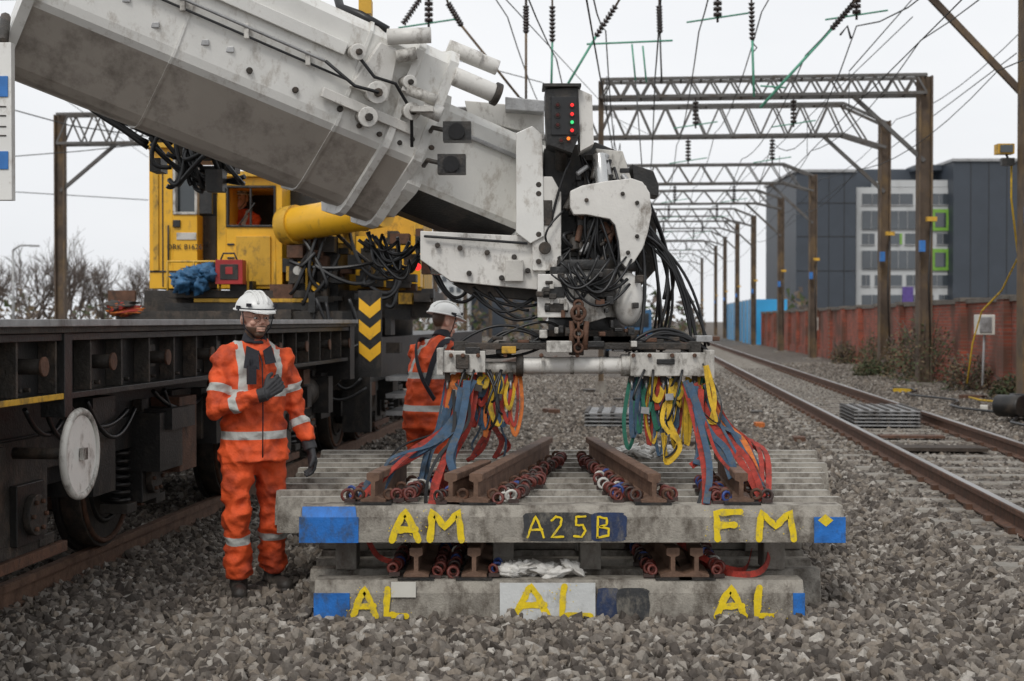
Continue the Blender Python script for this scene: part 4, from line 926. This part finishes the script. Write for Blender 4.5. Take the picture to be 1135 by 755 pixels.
def insul(p0,p1,nd=9,r=.055):
    p0=V(p0);p1=V(p1); b.cyl(p0,p1,.016,INS,6)
    for k in range(nd):
        t=(k+.5)/nd; c=p0.lerp(p1,t); d=(p1-p0).normalized(); b.cyl(c-d*.02,c+d*.02,r,INS,12,r1=r*.6)
g22=22.6
def I(u0,v0,u1,v1): insul(at(u0,v0,g22),at(u1,v1,g22))
def rod(m,r,*pts): b.tube([at(u,v,g22) for u,v in pts],r,m,6)
I(447,28,466,0); I(497,5,512,30); rod(MASTM,.022,(512,30),(575,108)); rod(MASTM,.02,(497,5),(480,-40)); rod(WIRE,.012,(575,108),(590,116))
I(583,8,583,38); rod(MASTM,.02,(583,-40),(583,8)); rod(MASTM,.02,(583,38),(583,112)); I(612,8,612,48); rod(GRN,.018,(612,48),(611,96)); rod(MASTM,.015,(612,-40),(612,8))
I(682,8,660,42); rod(MASTM,.02,(682,8),(710,-40)); rod(GRN,.022,(660,42),(628,96)); rod(GRN,.016,(650,50),(745,46)); I(730,8,731,38); rod(MASTM,.015,(730,-40),(730,8)); rod(WIRE,.014,(731,38),(733,92))
I(832,4,833,46); rod(MASTM,.015,(832,-40),(832,4)); rod(GRN,.020,(833,46),(835,108)); I(944,6,920,34); rod(MASTM,.02,(944,6),(975,-40)); rod(GRN,.026,(920,34),(842,120)); rod(GRN,.014,(842,96),(870,98))
rod(WIRE,.02,(930,40),(938,30),(942,44)); rod(WIRE,.012,(833,60),(838,54),(833,48)); rod(GRN,.014,(700,50),(704,90)); rod(GRN,.014,(712,52),(716,92)); rod(WIRE,.01,(940,80),(1010,0))
rod(WIRE,.009,(704,90),(720,300)); 
def wire(l,z0,zs,r=.011):
    sup=[5.4,23.2,38,53.7,72,96,125,160,200]
    pts=[]
    for a,c in zip(sup,sup[1:]):
        for k in range(8):
            t=k/8; pts.append(T(a+(c-a)*t,l,z0-zs*4*t*(1-t)))
    b.tube(pts,r,WIRE,4)
for l in(3.4,-.6,-4.3,-8.4):
    wire(l,6.35,.9); wire(l,5.1,.02)
    for s in range(24,150,6):
        b.cyl(T(s,l,5.1),T(s,l,5.75),.007,WIRE,4)
for l,z in((.9,6.3),(5.6,5.6),(1.9,6.6),(-2.2,6.6),(6.6,6.9),(-1.4,5.9),(2.6,5.9),(4.4,6.1),(.2,5.6)): wire(l,z,.35,r=.011)
b.tube([at(0,118,35),at(80,140,35),at(165,152,38)],.015,WIRE,4); b.tube([at(0,175,35),at(90,168,36),at(165,160,38)],.012,WIRE,4); b.tube([at(0,212,45),at(165,222,50)],.014,WIRE,4); b.tube([at(0,60,30),at(165,175,60)],.012,WIRE,4)
b.tube([at(460,55,30),at(600,92,36),at(720,150,60)],.012,WIRE,4); b.tube([at(1010,20,25),at(760,260,70)],.012,WIRE,4); b.tube([at(1125,60,25),at(860,260,70)],.012,WIRE,4); b.tube([at(560,0,22),at(700,150,60)],.012,WIRE,4)
b.done()
# ---------------------------------------------------------------- brick wall
bm_=bpy.data.materials.new('red_brick'); bm_.use_nodes=True; nt=bm_.node_tree;N=nt.nodes;L=nt.links;p=N['Principled BSDF']
tc=N.new('ShaderNodeTexCoord'); sx=N.new('ShaderNodeSeparateXYZ'); cb=N.new('ShaderNodeCombineXYZ'); L.new(tc.outputs['Object'],sx.inputs[0]); L.new(sx.outputs['Y'],cb.inputs[0]); L.new(sx.outputs['Z'],cb.inputs[1])
bk=N.new('ShaderNodeTexBrick'); bk.inputs['Scale'].default_value=1; bk.inputs['Brick Width'].default_value=.225; bk.inputs['Row Height'].default_value=.075; bk.inputs['Mortar Size'].default_value=.008
bk.inputs['Color1'].default_value=(.40,.085,.045,1); bk.inputs['Color2'].default_value=(.22,.055,.035,1); bk.inputs['Mortar'].default_value=(.20,.16,.13,1); L.new(cb.outputs[0],bk.inputs['Vector'])
n=N.new('ShaderNodeTexNoise'); n.inputs['Scale'].default_value=1.1; n.inputs['Detail'].default_value=8; L.new(tc.outputs['Object'],n.inputs['Vector'])
r=N.new('ShaderNodeValToRGB'); r.color_ramp.elements[0].position=.45; r.color_ramp.elements[1].position=.65; L.new(n.outputs['Fac'],r.inputs['Fac'])
mx=N.new('ShaderNodeMixRGB'); L.new(r.outputs['Color'],mx.inputs['Fac']); L.new(bk.outputs['Color'],mx.inputs['Color1']); mx.inputs['Color2'].default_value=(.13,.065,.045,1); L.new(mx.outputs['Color'],p.inputs['Base Color']); p.inputs['Roughness'].default_value=.9
bu=N.new('ShaderNodeBump'); bu.inputs['Strength'].default_value=.5; bu.inputs['Distance'].default_value=.01; L.new(bk.outputs['Fac'],bu.inputs['Height']); bu.invert=True; L.new(bu.outputs['Normal'],p.inputs['Normal'])
COP=M('stone_coping',(.15,.13,.11),.9,var=.3,scale=3,bump=.4)
b=B('brick_wall')
s=14.0
while s<84:
    b.tbox(s,s+3.2,7.15,7.45,0,2.02,bm_); b.tbox(s+3.2,s+3.75,7.0,7.5,0,2.06,bm_); b.tbox(s+3.17,s+3.78,6.97,7.53,2.06,2.15,COP)
    b.tbox(s,s+3.17,7.10,7.5,2.02,2.12,COP); b.tbox(s,s+3.2,7.08,7.148,.0,.5,bm_); s+=3.75
b.done()
b=B('blue_hoarding')
for i in range(10): b.tbox(86.2+i*3,89.1+i*3,6.6,6.7,0,2.9,CYAN); b.tbox(86.0+i*3,86.19+i*3,6.55,6.75,0,2.95,GALV)
b.tbox(86.0,86.1,6.76,8.6,0,2.9,CYAN)
b.done()
b=B('wall_cabinet'); c=at(1091,360,25.5); b.box(c,(.3,.25,.36),CREAM); b.box(c+V((-.02,-.135,0)),(.22,.02,.28),GALV); b.tube([c+V((0,0,-.18)),c+V((-.03,0,-1.1))],.025,GALV,6); b.done(None,.01)
b=B('wall_cabinet'); c=at(902,359,55); b.box(c,(.3,.25,.5),CREAM); b.box(c+V((0,-.135,.02)),(.2,.02,.3),GALV); b.done(None,.01)
b=B('point_motor'); c=T(21.5,5.55,.2)
b.box(c+V((0,0,.17)),(.55,.5,.26),BLACK); b.cyl(c+V((-.35,0,.2)),c+V((-.1,-.3,.2)),.16,BLACK,18); b.cyl(c+V((.3,-.2,.22)),c+V((.3,.3,.22)),.13,DARK,16); b.tube([c+V((.2,0,.1)),c+V((.7,-.3,.05)),c+V((1.2,.2,.1))],.045,CREAM,8); b.box(c+V((-.05,0,.33)),(.2,.2,.08),RUB); b.done(None,.02)
b=B('grey_grating_stack')
for k in range(5):
    for i in range(10): b.tbox(20.2+i*.16,20.3+i*.16,2.95,3.85,.17+k*.05,.19+k*.05,GALV)
    for j in range(7): b.tbox(20.2,21.75,2.95+j*.145,3.0+j*.145,.19+k*.05,.205+k*.05,DARK)
b.done()
b=B('grey_grating_stack')
for k in range(4):
    for i in range(8): b.tbox(22.2+i*.2,22.32+i*.2,-.9,.6,k*.06,.02+k*.06,GALV)
    for j in range(8): b.tbox(22.2,23.8,-.9+j*.2,-.84+j*.2,.02+k*.06,.04+k*.06,DARK)
b.done()
b=B('timber_board'); b.tbox(16.5,16.9,2.9,3.9,.16,.20,TIMB); b.tbox(18.3,18.55,3.0,3.8,.16,.19,RUST); b.done()
b=B('trackside_debris')
for (s,l,m) in((18.5,2.0,RUST),(16,5.2,RUST),(24,5.6,CREAM),(27,6.1,RUST),(22.5,6.3,DARK),(30,5.4,YELW),(14.2,5.4,TIMB),(26,1.0,DARK),(19,.6,TIMB),(30,-.5,DARK),(28,.4,RUST),(25,-1.6,RUST),(33,-1.2,DARK),(36,.8,CREAM),(21,1.7,ORGW),(24,1.9,DARK)):
    b.box(T(s,l,gz(l,s)+.05),(U(.2,.5),U(.1,.3),.08),m,Matrix.Rotation(U(0,3),3,'Z'))
b.tube([T(17+i*.8,5.3+.25*math.sin(i*1.3),.24) for i in range(18)],.022,RUB,6); b.tube([T(20+i*.9,6.0+.2*math.sin(i*1.7),.26) for i in range(8)],.018,YELW,6)
b.done()
# ---------------------------------------------------------------- vegetation
def shrub(name,c,r,h,n,mats):
    b=B(name); c=V(c)
    for k in range(26):
        a=U(0,6.28); e=c+V((math.cos(a)*r*U(.3,1),math.sin(a)*r*U(.3,1),h*U(.5,1.05))); b.hose(c+V((U(-.1,.1),U(-.1,.1),0)),e,(0,0,.1*h),.009,TWIG,4,5)
    for k in range(n):
        a=U(0,6.28); rr=r*math.sqrt(R())*(1+.3*noise.noise(V((a,k*.01,0)))); z=h*U(.05,1)*(1-.5*(rr/r)**2)*(1+.35*noise.noise(V((a*1.5,c.x,c.y))))
        p=c+V((math.cos(a)*rr,math.sin(a)*rr,z)); d=V((U(-1,1),U(-1,1),U(-1,1))).normalized(); e=d.orthogonal().normalized(); w=U(.025,.05)
        b.add([p-d*w,p+e*w*.5,p+d*w,p-e*w*.5],[(0,1,2,3)],random.choice(mats))
    b.done()
for (s,l,r,h,m) in((33,6.4,.8,1.6,0),(35.5,6.5,.7,1.2,1),(30,6.7,.5,.8,1),(41,6.6,.6,1.1,0),(27,6.8,.4,.5,0),(48,6.7,.5,.8,1),(24,6.6,.5,.4,1),(38,6.0,.5,.5,0),(25.5,7.0,.3,.9,0)):
    shrub('bramble_bush',T(s,l,.17),r,h,1300,[LEAFB,LEAFB,LEAF,TWIG] if m else [LEAF,LEAF,LEAFB])
def branch(b,p,d,ln,r,dep):
    q=p+d*ln; b.cyl(p,q,r,TWIG,4 if dep<3 else 5,r1=r*.65)
    if dep==0: return
    for k in range(3 if dep>1 else 4):
        nd=(d+V((U(-.75,.75),U(-.75,.75),U(-.2,.55)))).normalized(); branch(b,p.lerp(q,U(.55,1)),nd,ln*U(.6,.85),r*.6,dep-1)
b=B('distant_bare_trees')
for k in range(18):
    d=U(62,85); u=-60+k*14+U(-6,6); base=at(u,355,d); base.z=0; branch(b,base,V((U(-.1,.1),0,1)).normalized(),U(1.5,2.3),.09,5)
for k in range(9):
    d=U(110,150); u=825+k*6; base=at(u,355,d); base.z=0; branch(b,base,V((0,0,1)),1.3,.08,4)
b.done()
b=B('distant_hedge')
for k in range(5200):
    if k%3: u=U(-150,540)
    else: u=U(560,900)
    d=U(88,115); p=at(u,355,d); p.z=U(0,1)**1.4*(3.2+1.6*noise.noise(V((u*.03,0,0)))+noise.noise(V((u*.11,4,0)))); w=U(.15,.4); a=V((U(-1,1),U(-.4,.4),U(-1,1))).normalized(); e=V((U(-1,1),0,U(-1,1))).normalized()
    if 780<u<860: continue
    b.add([p-a*w,p+e*w,p+a*w],[(0,1,2)],random.choice([TWIG,TWIG,LEAFB,LEAF]))
b.done()
# ---------------------------------------------------------------- buildings
bd=empty('office_building'); DB=120.0
def bbox(b,u0,v0,u1,v1,d,t,m): b.pbox(u0,v0,u1,v1,d,t,m)
b=B('dark_wings'); z0=378
bbox(b,882,190,948,z0,DB-2,14,DARKGREY); bbox(b,1056,178,1150,z0,DB-2,14,DARKGREY); bbox(b,948,188,1056,z0,DB+3,10,DARKGREY); bbox(b,1014,183,1050,189,DB+1,3,DARKGREY)
for u in(900,918,935): bbox(b,u,190,u+.6,z0,DB-2.03,.03,BLACK)
for v in(225,262,300): bbox(b,883,v,948,v+.7,DB-2.03,.02,BLACK)
for u in(1075,1095,1115): bbox(b,u,178,u+.6,z0,DB-2.03,.03,BLACK)
bbox(b,880,188,949,191,DB-2.2,14.4,GALV); bbox(b,1055,176,1150,179,DB-2.2,14.4,GALV)
b.done(bd)
b=B('white_front'); bbox(b,948.5,208,1055.5,z0,DB-.5,3.4,WREND); bbox(b,975,200,1055.5,207.5,DB-.4,3,WREND); b.done(bd)
b=B('windows')
for r_,v in enumerate((215,259,305,327)):
    u=955
    while u<1050:
        w=random.choice([9,14,22,30]); w=min(w,1051-u)
        if w>3:
            bbox(b,u,v,u+w,v+12,DB-.56,.08,WING); bbox(b,u-.5,v+12,u+w+.5,v+13,DB-.62,.12,GALV); bbox(b,u+w*.5,v,u+w*.5+.5,v+12,DB-.6,.04,GALV)
        if R()<.45: bbox(b,u+w+.5,v,u+w+3,v+12,DB-.57,.07,random.choice([LIME,LIME,PURP]))
        u+=w+U(4,7)
bbox(b,955,234,1028,254,DB-.68,.06,WING); bbox(b,1032,232,1052,256,DB-.68,.06,LIME); bbox(b,955,278,1028,298,DB-.68,.06,WING); bbox(b,1032,276,1052,300,DB-.68,.06,LIME); bbox(b,1036,236,1048,252,DB-.72,.03,WING); bbox(b,1036,280,1048,296,DB-.72,.03,WING)
for u in range(965,1028,10):
    for v in((234,254),(278,298)): bbox(b,u,v[0],u+.6,v[1],DB-.71,.03,GALV)
bbox(b,1000,318,1012,340,DB-.68,.06,PURP); bbox(b,1020,318,1028,340,DB-.68,.06,LIME)
b.done(bd)
b=B('distant_building'); b.pbox(470,300,520,378,140,8,WREND); b.pbox(515,322,600,378,150,8,DARKGREY); b.pbox(468,297,522,300,139.8,8.4,GALV)
for u in range(474,518,8):
    for v in(306,318,330): b.pbox(u,v,u+5,v+6,139.9,.1,WING)
b.done()
b=B('site_van')
c=T(60,-.5,0)
def vb(x0,x1,y0,y1,z0_,z1,m): b.box(c+V(((x0+x1)/2,(y0+y1)/2,(z0_+z1)/2)),(x1-x0,y1-y0,z1-z0_),m)
vb(-1,1,0,4.6,.4,1.25,TARP); vb(-.92,.92,.3,4.4,1.25,2.1,TARP); vb(-.8,.8,.28,.3,1.35,1.95,GLASS); vb(-.9,-.65,-.03,0,.8,1.0,LAMPR); vb(.65,.9,-.03,0,.8,1.0,LAMPR)
for x in(-.95,.95):
    for y in(.9,3.7): b.cyl(c+V((x-.1,y,.35)),c+V((x+.1,y,.35)),.35,RUB,18)
b.done(None,.05)
b=B('street_lamp'); p=at(15,355,60); p.z=0; b.cyl(p,p+V((0,0,4.6)),.08,GALV,8,r1=.05); b.tube([p+V((0,0,4.6)),p+V((.3,0,4.8)),p+V((.8,0,4.8))],.04,GALV,6); b.box(p+V((.9,0,4.78)),(.4,.15,.08),GALV); b.done()
# ---------------------------------------------------------------- light, sky, camera
w=bpy.data.worlds.new('World'); scene.world=w; w.use_nodes=True; nt=w.node_tree; bg=nt.nodes['Background']
sk=nt.nodes.new('ShaderNodeTexSky'); sk.sky_type='NISHITA'; sk.sun_disc=False; sk.sun_elevation=math.radians(48); sk.sun_rotation=math.radians(200); sk.dust_density=4; sk.air_density=1
hsv=nt.nodes.new('ShaderNodeHueSaturation'); hsv.inputs['Saturation'].default_value=.25; nt.links.new(sk.outputs[0],hsv.inputs['Color'])
tc=nt.nodes.new('ShaderNodeTexCoord'); mp=nt.nodes.new('ShaderNodeMapping'); mp.inputs['Scale'].default_value=(1,1,3); ns=nt.nodes.new('ShaderNodeTexNoise'); ns.inputs['Scale'].default_value=1.6; ns.inputs['Detail'].default_value=5
nt.links.new(tc.outputs['Generated'],mp.inputs[0]); nt.links.new(mp.outputs[0],ns.inputs['Vector'])
rp=nt.nodes.new('ShaderNodeValToRGB'); rp.color_ramp.elements[0].position=.3; rp.color_ramp.elements[0].color=(8.5,8.8,9.2,1); rp.color_ramp.elements[1].position=.75; rp.color_ramp.elements[1].color=(10.4,10.5,10.7,1); nt.links.new(ns.outputs['Fac'],rp.inputs['Fac'])
mx=nt.nodes.new('ShaderNodeMixRGB'); mx.inputs['Fac'].default_value=.88; nt.links.new(hsv.outputs[0],mx.inputs['Color1']); nt.links.new(rp.outputs[0],mx.inputs['Color2'])
nt.links.new(mx.outputs[0],bg.inputs['Color']); bg.inputs['Strength'].default_value=.1
sl=bpy.data.lights.new('sun','SUN'); sl.energy=1.25; sl.angle=math.radians(16); sl.color=(1,.97,.92); so=bpy.data.objects.new('sun',sl); scene.collection.objects.link(so)
so.rotation_euler=(math.radians(42),0,math.radians(-20)); so.location=(0,0,20)
cd=bpy.data.cameras.new('camera'); cd.lens=50; cd.sensor_width=36; cd.clip_end=3000; cd.dof.use_dof=True; cd.dof.focus_distance=8.3; cd.dof.aperture_fstop=3.5
co=bpy.data.objects.new('camera',cd); scene.collection.objects.link(co); co.location=(0,0,EYE); co.rotation_euler=(math.pi/2-math.atan(22.5/F),0,0); scene.camera=co
scene.view_settings.view_transform='Standard'; scene.view_settings.look='None'; scene.view_settings.exposure=0
